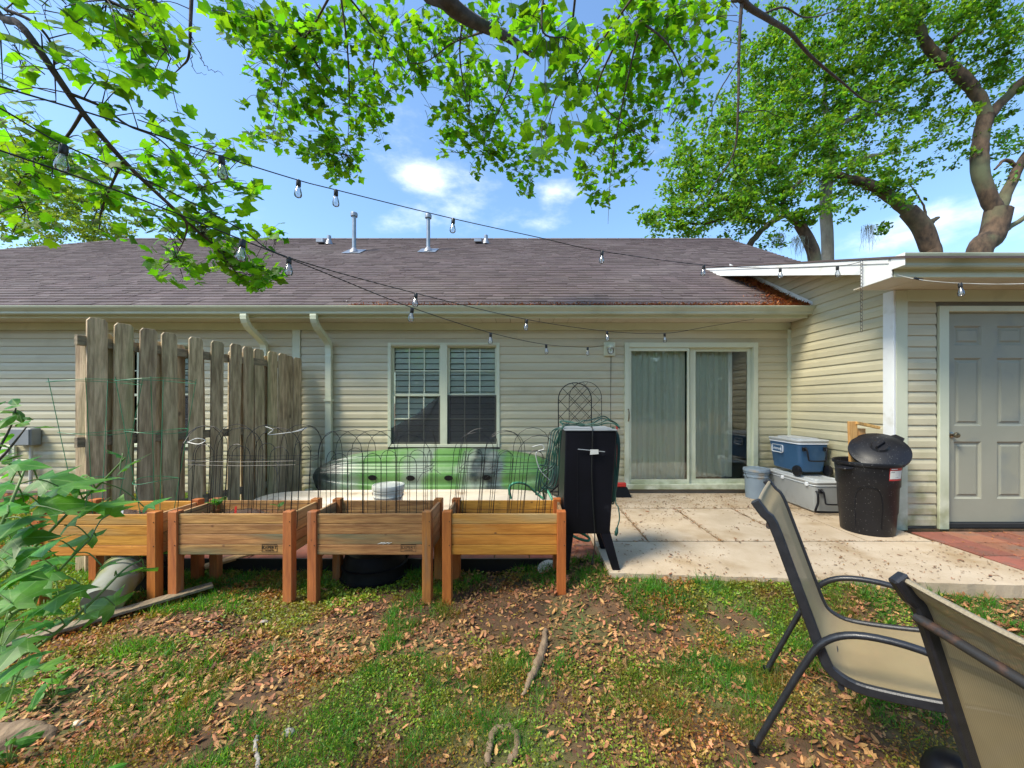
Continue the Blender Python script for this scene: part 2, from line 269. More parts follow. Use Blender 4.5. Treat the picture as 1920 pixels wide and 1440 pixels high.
def kayakmat():
    m = M('camouflage_hull', (.17, .40, .08), (.30, .62, .12), scale=2, rough=.38); nt = m.node_tree; N = nt.nodes; L = nt.links; b = N['Principled BSDF']
    tc = N.new('ShaderNodeTexCoord'); mp = N.new('ShaderNodeMapping'); mp.inputs['Scale'].default_value = (1.5, .5, 1.1); L.new(tc.outputs['Object'], mp.inputs[0])
    n = N.new('ShaderNodeTexNoise'); n.inputs['Scale'].default_value = 2.2; n.inputs['Detail'].default_value = 5; n.inputs['Roughness'].default_value = .6; L.new(mp.outputs[0], n.inputs[0])
    sx = N.new('ShaderNodeSeparateXYZ'); L.new(tc.outputs['Object'], sx.inputs[0])
    ma = N.new('ShaderNodeMath'); ma.operation = 'MULTIPLY_ADD'; ma.inputs[1].default_value = 1 / 3.26; ma.inputs[2].default_value = .37; L.new(sx.outputs[0], ma.inputs[0])
    mb = N.new('ShaderNodeMath'); mb.operation = 'MULTIPLY_ADD'; mb.inputs[1].default_value = .26; L.new(n.outputs['Fac'], mb.inputs[0]); L.new(ma.outputs[0], mb.inputs[2])
    cr = N.new('ShaderNodeValToRGB'); e = cr.color_ramp.elements
    G1, G2, GY, DK = (.075, .19, .045, 1), (.115, .25, .07, 1), (.19, .24, .18, 1), (.018, .03, .028, 1)
    e[0].position = .08; e[0].color = DK; e[1].position = .15; e[1].color = GY
    for p, c in ((.22, G1), (.34, G2), (.40, GY), (.45, GY), (.49, G2), (.58, G1), (.64, GY), (.69, DK), (.74, (.10, .14, .13, 1)), (.78, G1), (.82, G2), (.90, G1), (.95, (.10, .14, .12, 1)), (.99, DK)):
        q = e.new(p); q.color = c
    L.new(mb.outputs[0], cr.inputs[0])
    n2 = N.new('ShaderNodeTexNoise'); n2.inputs['Scale'].default_value = 5; n2.inputs['Detail'].default_value = 8; L.new(tc.outputs['Object'], n2.inputs[0])
    r = N.new('ShaderNodeMapRange'); r.inputs[1].default_value = .55; r.inputs[2].default_value = .75; r.inputs[4].default_value = .22; L.new(n2.outputs['Fac'], r.inputs[0])
    mi = N.new('ShaderNodeMix'); mi.data_type = 'RGBA'; mi.inputs[7].default_value = (.42, .42, .36, 1); L.new(r.outputs[0], mi.inputs[0]); L.new(cr.outputs[0], mi.inputs[6]); L.new(mi.outputs[2], b.inputs['Base Color'])
    return m
X['kay'] = kayakmat()

# ------------------------------------------------------------------ mesh helpers
WL = {}
def wloc(o): return WL.get(o.name, Vector((0, 0, 0))) if o else Vector((0, 0, 0))
def props(o, label=None, cat=None, group=None, kind=None, category=None):
    cat = cat or category
    if label: o['label'] = label
    if cat: o['category'] = cat
    if group: o['group'] = group
    if kind: o['kind'] = kind
    return o
def thing(name, label, cat, loc, group=None):
    o = bpy.data.objects.new(name, None); COL.objects.link(o); o.location = loc; o.empty_display_size = .1
    WL[o.name] = Vector(loc); return props(o, label, cat, group)
def link(me, name, parent=None, loc=(0, 0, 0), mat=None):
    o = bpy.data.objects.new(name, me); COL.objects.link(o)
    if parent: o.parent = parent
    o.location = Vector(loc) - wloc(parent); WL[o.name] = Vector(loc)
    if mat and not me.materials: me.materials.append(mat)
    return o

class MB:
    def __init__(s): s.v = []; s.f = []
    def add(s, vs, fs):
        b = len(s.v); s.v += [Vector(v) for v in vs]; s.f += [tuple(b + i for i in f) for f in fs]; return s
    def box(s, x0, x1, y0, y1, z0, z1):
        return s.add([(x0, y0, z0), (x1, y0, z0), (x1, y1, z0), (x0, y1, z0), (x0, y0, z1), (x1, y0, z1), (x1, y1, z1), (x0, y1, z1)],
                     [(0, 3, 2, 1), (4, 5, 6, 7), (0, 1, 5, 4), (1, 2, 6, 5), (2, 3, 7, 6), (3, 0, 4, 7)])
    def bar(s, p, q, wx, wy, up=(0, 0, 1)):
        "rectangular bar from p to q"
        p, q = Vector(p), Vector(q); d = (q - p).normalized(); a = d.cross(Vector(up))
        if a.length < 1e-4: a = d.cross(Vector((0, 1, 0)))
        a.normalize(); b = a.cross(d).normalized(); vs = []
        for c in (p, q):
            for (i, j) in ((-1, -1), (1, -1), (1, 1), (-1, 1)): vs.append(c + a * wx / 2 * i + b * wy / 2 * j)
        return s.add(vs, [(0, 1, 2, 3), (7, 6, 5, 4), (0, 4, 5, 1), (1, 5, 6, 2), (2, 6, 7, 3), (3, 7, 4, 0)])
    def tube(s, pts, r, seg=8, cap=True, flat=1.0, closed=False):
        pts = [Vector(p) for p in pts]; n = len(pts); rs = r if isinstance(r, (list, tuple)) else [r] * n
        vs = []; prev = None
        for i, p in enumerate(pts):
            if closed: d = pts[(i + 1) % n] - pts[i - 1]
            else: d = pts[min(i + 1, n - 1)] - pts[max(i - 1, 0)]
            d.normalize()
            if prev is None:
                a = d.cross(Vector((0, 0, 1)))
                if a.length < .05: a = d.cross(Vector((0, 1, 0)))
            else: a = prev - d * prev.dot(d)
            a.normalize(); b = d.cross(a); prev = a
            for k in range(seg):
                t = 2 * math.pi * k / seg; vs.append(p + (a * math.cos(t) + b * math.sin(t) * flat) * rs[i])
        fs = []
        for i in range(n - 1 + (1 if closed else 0)):
            j = (i + 1) % n
            for k in range(seg): k2 = (k + 1) % seg; fs.append((i * seg + k, i * seg + k2, j * seg + k2, j * seg + k))
        if cap and not closed: fs += [tuple(range(seg - 1, -1, -1)), tuple((n - 1) * seg + k for k in range(seg))]
        return s.add(vs, fs)
    def lathe(s, prof, c=(0, 0, 0), seg=32, sx=1, sy=1, axis=None):
        c = Vector(c); vs = []
        for (r, z) in prof:
            for k in range(seg):
                t = 2 * math.pi * k / seg; vs.append(Vector((math.cos(t) * r * sx, math.sin(t) * r * sy, z)))
        if axis is not None: vs = [axis @ v for v in vs]
        vs = [v + c for v in vs]; fs = []
        for i in range(len(prof) - 1):
            for k in range(seg): k2 = (k + 1) % seg; fs.append((i * seg + k, i * seg + k2, (i + 1) * seg + k2, (i + 1) * seg + k))
        if prof[0][0] > 1e-5: fs.append(tuple(range(seg - 1, -1, -1)))
        if prof[-1][0] > 1e-5: fs.append(tuple((len(prof) - 1) * seg + k for k in range(seg)))
        return s.add(vs, fs)
    def extr(s, prof, p0, p1, fn):
        "profile list extruded between stations p0,p1; fn(u, station)->Vector"
        n = len(prof); vs = [fn(u, p0) for u in prof] + [fn(u, p1) for u in prof]
        return s.add(vs, [(i, (i + 1) % n, n + (i + 1) % n, n + i) for i in range(n)] + [tuple(range(n - 1, -1, -1)), tuple(range(n, 2 * n))])
    def grid(s, fn, nu, nv):
        vs = [fn(i / nu, j / nv) for i in range(nu + 1) for j in range(nv + 1)]
        return s.add(vs, [(i * (nv + 1) + j, (i + 1) * (nv + 1) + j, (i + 1) * (nv + 1) + j + 1, i * (nv + 1) + j + 1) for i in range(nu) for j in range(nv)])
    def build(s, name, mat, parent=None, smooth=None, bevel=0, sub=0, origin=None, solid=0, **pr):
        c = Vector(origin) if origin is not None else sum(s.v, Vector()) / len(s.v)
        me = bpy.data.meshes.new(name); me.from_pydata([v - c for v in s.v], [], s.f)
        bm = bmesh.new(); bm.from_mesh(me)
        bmesh.ops.remove_doubles(bm, verts=bm.verts, dist=1e-6)
        bmesh.ops.recalc_face_normals(bm, faces=bm.faces)
        if bevel: bmesh.ops.bevel(bm, geom=[e for e in bm.edges if len(e.link_faces) == 2 and e.calc_face_angle(0) > .5], offset=bevel, segments=1, affect='EDGES')
        bm.to_mesh(me); bm.free()
        me.materials.append(mat)
        if smooth is not None:
            me.shade_smooth(); me.set_sharp_from_angle(angle=R(smooth))
        o = link(me, name, parent, c)
        if solid: md = o.modifiers.new('solid', 'SOLIDIFY'); md.thickness = solid; md.offset = 0
        if sub: md = o.modifiers.new('sub', 'SUBSURF'); md.levels = sub; md.render_levels = sub
        return props(o, **pr)

def dup(o, parent=None, loc=None, rotz=None):
    c = o.copy(); COL.objects.link(c)
    if parent is not None: c.parent = parent
    if loc is not None: c.location = loc
    if rotz is not None: c.rotation_euler.z = rotz
    for ch in list(o.children): dup(ch, c)
    return c
def catmull(pts, sub=5):
    pts = [Vector(p) for p in pts]; out = []
    for i in range(len(pts) - 1):
        p0 = pts[max(i - 1, 0)]; p1 = pts[i]; p2 = pts[i + 1]; p3 = pts[min(i + 2, len(pts) - 1)]
        for k in range(sub):
            t = k / sub; out.append(.5 * ((2 * p1) + (p2 - p0) * t + (2 * p0 - 5 * p1 + 4 * p2 - p3) * t * t + (3 * p1 - p0 - 3 * p2 + p3) * t ** 3))
    out.append(pts[-1]); return out
def lerpr(rs, n):
    return list(np.interp(np.linspace(0, 1, n), np.linspace(0, 1, len(rs)), rs))

def bulk_mesh(name, tv, tf, Rm, T):
    "tv kx3, tf mx3 triangles; Rm Nx3x3, T Nx3"
    tv = np.asarray(tv, float); tf = np.asarray(tf, int); n = len(T); k = len(tv)
    V = np.einsum('nij,kj->nki', Rm, tv) + T[:, None, :]
    Fc = (tf[None] + (np.arange(n) * k)[:, None, None]).reshape(-1)
    me = bpy.data.meshes.new(name); me.vertices.add(n * k); me.vertices.foreach_set('co', V.astype(np.float32).reshape(-1))
    nf = n * len(tf); me.loops.add(nf * 3); me.loops.foreach_set('vertex_index', Fc.astype(np.int32))
    me.polygons.add(nf); me.polygons.foreach_set('loop_start', np.arange(nf, dtype=np.int32) * 3)
    me.polygons.foreach_set('loop_total', np.full(nf, 3, np.int32)); me.update(calc_edges=True); me.validate()
    return me
def frames(nrm, spin, scale):
    "rotation matrices with local z -> nrm, spun, scaled"
    n = nrm / np.linalg.norm(nrm, axis=1, keepdims=True)
    h = np.where(np.abs(n[:, 2:3]) > .95, np.array([[1., 0, 0]]), np.array([[0., 0, 1]]))
    a = np.cross(h, n); a /= np.linalg.norm(a, axis=1, keepdims=True); b = np.cross(n, a)
    c, s_ = np.cos(spin)[:, None], np.sin(spin)[:, None]
    x = a * c + b * s_; y = -a * s_ + b * c
    Rm = np.stack([x, y, n], axis=2)
    sc = np.asarray(scale, float)
    return Rm * (sc[:, None, None] if sc.ndim == 1 else sc[:, None, :])
def vnoise(x, y, sc, seed=0):
    g = np.random.default_rng(seed).random((64, 64)); x = np.asarray(x) * sc + 17.3; y = np.asarray(y) * sc + 9.1
    xi = np.floor(x).astype(int); yi = np.floor(y).astype(int); fx = x - xi; fy = y - yi; fx = fx * fx * (3 - 2 * fx); fy = fy * fy * (3 - 2 * fy)
    q = lambda i, j: g[i % 64, j % 64]
    return (q(xi, yi) * (1 - fx) + q(xi + 1, yi) * fx) * (1 - fy) + (q(xi, yi + 1) * (1 - fx) + q(xi + 1, yi + 1) * fx) * fy
def fbm(x, y, sc, seed=0): return .55 * vnoise(x, y, sc, seed) + .3 * vnoise(x, y, sc * 2.3, seed + 1) + .15 * vnoise(x, y, sc * 5.1, seed + 2)
def text_mesh(body, size, extrude=.0006):
    cu = bpy.data.curves.new('txt', 'FONT'); cu.body = body; cu.size = size; cu.extrude = extrude; cu.align_x = 'CENTER'; cu.align_y = 'CENTER'; cu.resolution_u = 2
    o = bpy.data.objects.new('txt', cu); COL.objects.link(o); dg = bpy.context.evaluated_depsgraph_get()
    me = bpy.data.meshes.new_from_object(o.evaluated_get(dg)); bpy.data.objects.remove(o); return me

# ------------------------------------------------------------------ ground
def gz(x, y):
    x = np.asarray(x, float); y = np.asarray(y, float)
    t = np.clip((y - 3.2) / 2.2, 0, 1); base = -.165 + .15 * t * t * (3 - 2 * t)
    r = np.clip((x - 1.0) / 1.5, 0, 1) * np.clip((3.2 - y) / .6, 0, 1) * np.clip((y - 1.6) / 1.0, 0, 1)
    ye = 2.95 - .075 * np.clip(x - .64, 0, 4); e = np.clip(1 - np.abs(np.clip(ye - y, 0, 9)) / .55, 0, 1); e = e * e * (3 - 2 * e)
    xr = np.clip((x + .2) / .7, 0, 1); up = .135 - .06 * np.clip((x - 2.2) / 1.0, 0, 1)
    base = base + up * e * xr * np.clip((3.6 - y) / .3, 0, 1)
    near = np.clip(1 - np.hypot(x, y) / 9, 0, 1)
    base = base + (fbm(x, y, .9, 3) - .5) * .035 * near + (fbm(x, y, 3.5, 5) - .5) * .018 * near
    return base
def lawn():
    xs = np.concatenate([np.linspace(-400, -9, 24), np.linspace(-8.8, 8.8, 150), np.linspace(9, 400, 24)])
    ys = np.concatenate([np.linspace(-300, -4, 20), np.linspace(-3.8, 7, 110), np.linspace(7.3, 500, 26)])
    GX, GY = np.meshgrid(xs, ys, indexing='ij'); Z = gz(GX, GY)
    inside = (GX > .7) & (GX < 3.75) & (GY > 3.0) & (GY < 5.6); Z = np.where(inside, -.2, Z)
    inside = (GX > 3.75) & (GX < 8.5) & (GY > 2.95); Z = np.where(inside, np.minimum(Z, -.12), Z)
    inside = (GX > -3.0) & (GX < .8) & (GY > 3.3) & (GY < 5.6); Z = np.where(inside, -.2, Z)
    n, m = GX.shape; V = np.stack([GX, GY, Z], 2).reshape(-1, 3)
    idx = np.arange(n * m).reshape(n, m)
    fs = np.stack([idx[:-1, :-1], idx[1:, :-1], idx[1:, 1:], idx[:-1, 1:]], 2).reshape(-1, 4)
    me = bpy.data.meshes.new('lawn'); me.from_pydata(V.tolist(), [], fs.tolist()); me.shade_smooth()
    return props(link(me, 'lawn', mat=X['dirt']), kind='structure', label='leaf strewn lawn with patchy grass in front of the house')
LAWN = lawn()

def patio():
    root = bpy.data.objects.new('patio', None); COL.objects.link(root); root.location = (2.2, 4.2, 0); WL['patio'] = Vector((2.2, 4.2, 0))
    props(root, kind='structure', label='pale concrete patio by the sliding door')
    g = .009
    def slab(x0, x1, y0, y1, y0b=None):
        b = MB(); y0b = y0 if y0b is None else y0b
        n = max(2, int((x1 - x0) / .06)); vs = []
        for i in range(n + 1):
            t = i / n; x = x0 + (x1 - x0) * t; yf = y0 + (y0b - y0) * t + (random.uniform(-.008, .008) if y0 < 3 else 0)
            vs += [(x, yf, 0), (x, y1, 0), (x, yf + .004, -.16), (x, y1, -.16)]
        fs = []
        for i in range(n):
            a = i * 4; c = a + 4; fs += [(a, c, c + 1, a + 1), (a, a + 2, c + 2, c), (a + 1, c + 1, c + 3, a + 3)]
        fs += [(0, 1, 3, 2), (n * 4, n * 4 + 2, n * 4 + 3, n * 4 + 1)]
        b.add(vs, fs).build('concrete_slab', X['concrete'], root)
    slab(.64, 3.79, 2.95, 3.62 - g, 2.72)
    xs = [.64, 1.14, 1.81, 2.5, 3.17, 3.775]
    for a, b in zip(xs[:-1], xs[1:]): slab(a + g, b - g, 3.62 + g, 4.75 - g)
    slab(.64, 3.765, 4.75 + g, 5.6)
    slab(3.80, 7.5, 2.70, 2.955, 2.55)
    slab(-2.95, .63, 4.30, 5.6)
    MB().box(.6, 3.8, 2.98, 5.6, -.19, -.155).build('joint_bed', X['dirt'], root)
    return root
PATIO = patio()
def pavers(name, label, x0, nx, y0, ny, z, s=.305):
    root = bpy.data.objects.new(name, None); COL.objects.link(root); root.location = (x0, y0, z); WL[root.name] = Vector((x0, y0, z)); props(root, kind='structure', label=label)
    b = MB().box(-s / 2 + .004, s / 2 - .004, -s / 2 + .004, s / 2 - .004, -.045, 0)
    first = None
    for i in range(nx):
        for j in range(ny):
            c = Vector((x0 + (i + .5) * s, y0 + (j + .5) * s, z + random.uniform(-.003, .003)))
            if first is None:
                first = b.build('paver', X['paver'], root, bevel=.004, origin=(0, 0, 0)); o = first
            else: o = first.copy(); COL.objects.link(o)
            o.location = c - WL[root.name]; o.rotation_euler = (random.uniform(-.006, .006), random.uniform(-.006, .006), random.uniform(-.008, .008))
    MB().box(x0 - .01, x0 + nx * s + .01, y0, y0 + ny * s, z - .08, z - .012).build('paver_bed', X['dirt'], root)
    return root
PR = pavers('paver_path', 'red square pavers in front of the grey door', 3.84, 13, 2.99, 3, -.005)
PLF = pavers('paver_terrace', 'red square pavers behind the raised planters', -2.98, 12, 3.36, 3, -.055, .302)
ed = MB().box(-3.0, .63, 3.335, 3.352, -.16, -.05).build('lawn_edging', X['edging'], None, kind='structure', label='black plastic edging along the paver terrace')

# ------------------------------------------------------------------ house
YW, XW, YF = 5.59, 3.78, 4.015     # facade, side wall of the wing, front wall of the wing
CRS = .1143
house = thing('house', 'beige vinyl sided single storey house with brown shingle roof', 'house', (0, YW, 0))
# walls behind the cladding
def wallpiece(x0, x1, y0, y1, z0, z1): MB().box(x0, x1, y0, y1, z0, z1).build('wall', X['sheath'], house)
WIN1 = (-1.947, -.357, .649, 2.132); WIN2 = (-6.25, -4.66, .649, 2.132); DOOR = (1.414, 3.30, .07, 2.132)
def facade_backing():
    ops = [WIN2, WIN1, DOOR]; x = -15.5
    for o in ops:
        wallpiece(x, o[0], YW, YW + .12, -.2, 2.6)
        wallpiece(o[0], o[1], YW, YW + .12, o[3], 2.6)
        wallpiece(o[0], o[1], YW, YW + .12, -.2, o[2])
        x = o[1]
    wallpiece(x, XW + .1, YW, YW + .12, -.2, 2.6)
    MB().add([(XW, YF, -.1), (XW, 8, -.1), (XW, 8, 3.9), (XW, YF, 2.5), (XW + .1, YF + .001, -.1), (XW + .1, 8, -.1), (XW + .1, 8, 3.9), (XW + .1, YF + .001, 2.5)],
             [(0, 1, 2, 3), (7, 6, 5, 4), (0, 4, 5, 1), (1, 5, 6, 2), (2, 6, 7, 3), (3, 7, 4, 0)]).build('wall', X['sheath'], house)
    wallpiece(XW + .1, 4.22, YF, YF + .12, 0, 2.6); wallpiece(4.22, 5.36, YF, YF + .12, 2.26, 2.6); wallpiece(5.36, 9.5, YF, YF + .12, 0, 2.6)
    wallpiece(XW + .1, 9.5, YF + .01, YF + .4, -.2, -.01)
facade_backing()
PROF = [(0, 0.0), (.014, 0.0), (.0155, .003), (.0145, .064), (.0125, .068), (.002, CRS), (0, CRS)]
def course(s0, s1, z, mode, zt=None):
    "one siding course; mode 'f' facade, 'w' wing front (both face -Y), 's' side wall (faces -X)"
    b = MB()
    if mode == 'f': fn = lambda u, s: Vector((s, YW - u[0] - .001, z + u[1]))
    elif mode == 'w': fn = lambda u, s: Vector((s, YF - u[0] - .001, z + u[1]))
    else: fn = lambda u, s: Vector((XW - u[0] - .001, s, z + u[1]))
    b.extr(PROF, s0, s1, fn); return b.build('siding_board', X['siding'], house)
def cut(s0, s1, z, ops):
    segs = [(s0, s1)]
    for (a, b, za, zb) in ops:
        if z + CRS * .55 > za and z + CRS * .45 < zb:
            ns = []
            for (p, q) in segs:
                if b <= p or a >= q: ns.append((p, q)); continue
                if a > p: ns.append((p, a))
                if b < q: ns.append((b, q))
            segs = ns
    return segs
z = 2.312 - CRS * 20
while z < 2.30:
    for (a, b) in cut(-15, XW - .045, z, [WIN2, WIN1, DOOR, (-3.31, -3.18, -1, 3)]):
        # long walls are hung in overlapping lengths
        while b - a > 4.2:
            c = a + random.uniform(3.0, 3.7); course(a, c - .001, z, 'f'); a = c
        course(a, b, z, 'f')
    z += CRS
z = 2.312 - CRS * 20
for k in range(33):
    zz = z + k * CRS
    y0 = YF + .002
    if zz + CRS > 2.40: y0 = max(YF + .002, 3.57 + (zz + CRS - 2.585) / .32)
    y1 = YW - .045 if zz < 2.40 else 5.15 + (zz + CRS - 2.50) / .583 + .15
    if y1 - y0 > .05: course(y0, y1, zz, 's')
z0w = 2.31 - CRS * 20 
for k in range(20):
    zz = z0w + k * CRS
    for (a, b) in cut(XW + .125, 9.0, zz, [(4.20, 5.38, -1, 2.262)]): course(a, b, zz, 'w')
# trims
def trim(name, x0, x1, y0, y1, z0, z1, mat='trim', bevel=.002): return MB().box(x0, x1, y0, y1, z0, z1).build(name, X[mat], house, bevel=bevel)
trim('corner_board', -3.30, -3.19, YW - .03, YW - .001, .03, 2.314)
trim('corner_board', XW - .045, XW - .001, YW - .045, YW - .001, .03, 2.314)
trim('corner_board', XW - .022, XW + .0, YF - .022, YF + .10, -.02, 2.425, 'white')
trim('corner_board', XW + .002, XW + .12, YF - .024, YF - .001, -.02, 2.425)
trim('frieze_board', -15, XW - .001, YW - .028, YW - .001, 2.315, 2.413)
trim('frieze_board', XW + .12, 9.2, YF - .026, YF - .001, 2.312, 2.428)
trim('starter_strip', -15, 1.41, YW - .02, YW - .002, -.02, 2.312 - CRS * 20, 'sheath')
# soffit, slotted, with grooves between its panels
for i in range(90):
    x0 = -14.2 + i * .2
    if x0 > XW - .03: break
    trim('soffit_panel', x0 + .003, min(x0 + .197, XW - .02), 5.23, YW - .001, 2.415, 2.423, 'soffit', 0)
for i in range(16):
    trim('soffit_panel', XW - .42 + i * .3 + .003, XW - .42 + i * .3 + .297, 3.60, YF - .001, 2.43, 2.438, 'soffit', 0)
trim('fascia', -16, XW - .02, 5.205, 5.229, 2.405, 2.50)
GP = [(0, 0), (-.075, 0), (-.082, .012), (-.082, .03), (-.10, .05), (-.122, .075), (-.128, .092), (-.128, .10), (-.118, .10), (-.116, .09), (-.01, .085), (0, .10)]
MB().extr(GP, -16, XW - .012, lambda u, s: Vector((s, 5.204 + u[0], 2.44 + u[1]))).build('gutter', X['gutter'], house, label='cream gutter along the main eave')
MB().extr(GP, 3.345, 9.4, lambda u, s: Vector((s, 3.574 + u[0], 2.492 + u[1] * 1.1))).build('gutter', X['gutter'], house, label='green tinted gutter above the grey door')
trim('gutter_end', 3.339, 3.345, 3.445, 3.574, 2.49, 2.602, 'white')
trim('fascia', 3.352, 9.4, 3.575, 3.599, 2.425, 2.60)
# main roof
SL, YE, ZE, YR = .583, 5.13, 2.53, 10.6
def rz(y): return ZE + SL * (y - YE)
XR = 5.52
def xl(y): return -10.9 - (YR - y)
MB().add([(xl(YE), YE, ZE - .02), (XR, YE, ZE - .02), (XR, YR, rz(YR) - .02), (xl(YR), YR, rz(YR) - .02), (xl(YE), YE, ZE - .05), (XR, YE, ZE - .05), (XR, YR, rz(YR) - .05), (xl(YR), YR, rz(YR) - .05)],
         [(0, 1, 2, 3), (7, 6, 5, 4), (0, 4, 5, 1), (1, 5, 6, 2), (2, 6, 7, 3), (3, 7, 4, 0)]).build('roof_deck', X['sheath'], house)
roof = MB().add([(xl(YR), YR, rz(YR) - .02), (XR, YR, rz(YR) - .02), (XR, 2 * YR - YE, ZE), (xl(YE), 2 * YR - YE, ZE), (xl(YE), YE, ZE - .03)], [(0, 1, 2, 3), (0, 3, 4)]).build('roof', X['shingle'], house, label='rear and hip slopes of the brown shingle roof')
def shingles():
    th = math.atan(SL); ex = .143; n = int((YR - YE) / math.cos(th) / ex) + 1
    parts = []; rest = MB(); cnt = 0
    for r in range(n):
        s = r * ex; y0 = YE - .01 + s * math.cos(th); y1 = min(y0 + (ex + .03) * math.cos(th), YR)
        x = xl(y0) + random.uniform(0, .3)
        while x < XR:
            wd = random.choice((.16, .2, .25, .33)); x2 = min(x + wd, XR)
            vis = x > -7.2 and x < 5.0
            th_ = random.choice((.008, .012, .016))
            d = (x, x2 - .002, y0, y1, th_)
            if r < 6 and vis and cnt < 300 and (r < 4): parts.append(d); cnt += 1
            else:
                a, b_ = rz(y0) - .02 + SL * 0, rz(y1) - .02
                rest.add([(x, y0, a + .010 + th_), (x2 - .002, y0, a + .010 + th_), (x2 - .002, y1, b_ + .002), (x, y1, b_ + .002), (x, y0, a - .004), (x2 - .002, y0, a - .004)], [(0, 1, 2, 3), (4, 5, 1, 0)])
            x = x2
    me = bpy.data.meshes.new('shingles'); me.from_pydata([v - Vector((0, 8, 4)) for v in rest.v], [], rest.f)
    o = link(me, 'shingles', house, (0, 8, 4), X['shingle']); props(o, kind='stuff')
    meshes = {}
    for (x, x2, y0, y1, t) in parts:
        k = (round(x2 - x, 2), t)
        if k not in meshes:
            wd = x2 - x; m = MB().add([(0, 0, .010 + t), (wd, 0, .010 + t), (wd, y1 - y0, SL * (y1 - y0) + .002), (0, y1 - y0, SL * (y1 - y0) + .002), (0, 0, -.004), (wd, 0, -.004)], [(0, 1, 2, 3), (4, 5, 1, 0)])
            me = bpy.data.meshes.new('shingle'); me.from_pydata(m.v, [], m.f); me.materials.append(X['shingle']); meshes[k] = me
        link(meshes[k], 'shingle', house, (x, y0, rz(y0) - .02))
shingles()
for i in range(54):
    x = -10.9 + i * .305
    MB().add([(x, YR - .13, rz(YR - .13) + .008), (x + .29, YR - .13, rz(YR - .13) + .008), (x + .29, YR, rz(YR) + .012), (x, YR, rz(YR) + .012), (x, YR + .13, rz(YR - .13)), (x + .29, YR + .13, rz(YR - .13))],
             [(0, 1, 2, 3), (3, 2, 5, 4)]).build('ridge_cap', X['shingle'], house)
# wing roof: low slope, rake board and soffit on its left side
S2 = .32; 
def rz2(y): return 2.605 + S2 * (y - 3.55)
MB().add([(3.33, 3.44, rz2(3.44)), (9.5, 3.44, rz2(3.44)), (9.5, 7.6, rz2(7.6)), (3.33, 7.6, rz2(7.6)), (3.33, 3.44, rz2(3.44) - .02), (9.5, 3.44, rz2(3.44) - .02), (9.5, 7.6, rz2(7.6) - .02), (3.33, 7.6, rz2(7.6) - .02)],
         [(0, 1, 2, 3), (7, 6, 5, 4), (0, 4, 5, 1), (1, 5, 6, 2), (2, 6, 7, 3), (3, 7, 4, 0)]).build('wing_roof', X['shingle'], house, label='low shingle roof over the wing with the grey door')
def rake(name, x0, x1, ya, yb, h0, h1, mat):
    vs = []
    for (x) in (x0, x1):
        vs += [(x, ya, rz2(ya) - h0), (x, yb, rz2(yb) - h0), (x, yb, rz2(yb) - h1), (x, ya, rz2(ya) - h1)]
    return MB().add(vs, [(0, 1, 2, 3), (7, 6, 5, 4), (0, 4, 5, 1), (1, 5, 6, 2), (2, 6, 7, 3), (3, 7, 4, 0)]).build(name, X[mat], house)
rake('rake_board', 3.345, 3.365, 3.575, 7.4, .024, .165, 'white')
rake('rake_trim', 3.337, 3.345, 3.60, 7.4, .024, .062, 'white')
rake('rake_soffit', 3.366, XW - .002, 3.60, 7.2, .150, .162, 'trim')
MB().add([(3.343, 3.575, 2.455), (3.343, 3.90, 2.555), (3.343, 3.90, 2.425), (3.343, 3.575, 2.425), (3.3635, 3.575, 2.455), (3.3635, 3.90, 2.555), (3.3635, 3.90, 2.425), (3.3635, 3.575, 2.425)],
         [(0, 1, 2, 3), (7, 6, 5, 4), (0, 4, 5, 1), (1, 5, 6, 2), (2, 6, 7, 3), (3, 7, 4, 0)]).build('eave_return', X['white'], house)
MB().add([(XW - .02, 5.12, 2.56), (XW - .02, 7.2, 2.56 + SL * 2.08), (XW - .02, 7.2, 2.62 + SL * 2.08), (XW - .02, 5.12, 2.60), (XW - .05, 5.12, 2.55), (XW - .05, 7.2, 2.55 + SL * 2.08)],
         [(0, 1, 2, 3), (0, 4, 5, 1)]).build('flashing', X['white'], house)
# roof pipes and low vents (lower on the slope than the ridge)
def roof_pt(px, py):
    k = (CY - py) / F; y = (ZE - SL * YE - ZC) / (k - SL); return Vector(((px - CX) / F * y, y, rz(y)))
def pipe(px, py, top, lab):
    p = roof_pt(px, py); h = (py - top) / F * p.y; r = .043
    t = MB().tube([p + Vector((0, 0, -.1)), p + Vector((0, 0, h))], r, 14).build('vent_pipe', X['vent'], house, smooth=40, label=lab)
    MB().lathe([(r + .001, -.05), (r + .03, -.05), (r + .035, 0), (r + .03, .03), (0.0, .05)], p + Vector((0, 0, h)), 14).build('pipe_cap', X['vent_c'], t, smooth=40)
    MB().lathe([(.12, -.04), (.10, .01), (r + .002, .08)], p, 14).build('pipe_boot', X['vent_c'], t, smooth=40)
    MB().add([p + Vector((-.2, -.2, -.2 * SL + .012)), p + Vector((.2, -.2, -.2 * SL + .012)), p + Vector((.2, .2, .2 * SL + .012)), p + Vector((-.2, .2, .2 * SL + .012))], [(0, 1, 2, 3)]).build('pipe_flashing', X['vent'], t)
pipe(664, 472, 402, 'left tall galvanised vent pipe'); pipe(803, 470, 405, 'right tall galvanised vent pipe')
for (px, py) in ((617, 457), (911, 456)):
    p = roof_pt(px, py); t = MB().tube([p, p + Vector((0, 0, .2))], .05, 10).build('vent_stub', X['vent'], house, smooth=40)
    MB().lathe([(.1, -.03), (.05, .1)], p, 10).build('pipe_boot', X['vent_c'], t, smooth=40)
    MB().box(p.x - .28, p.x - .1, p.y - .1, p.y + .1, p.z + .0, p.z + .1).build('vent_cowl', X['vent_c'], t, bevel=.01)
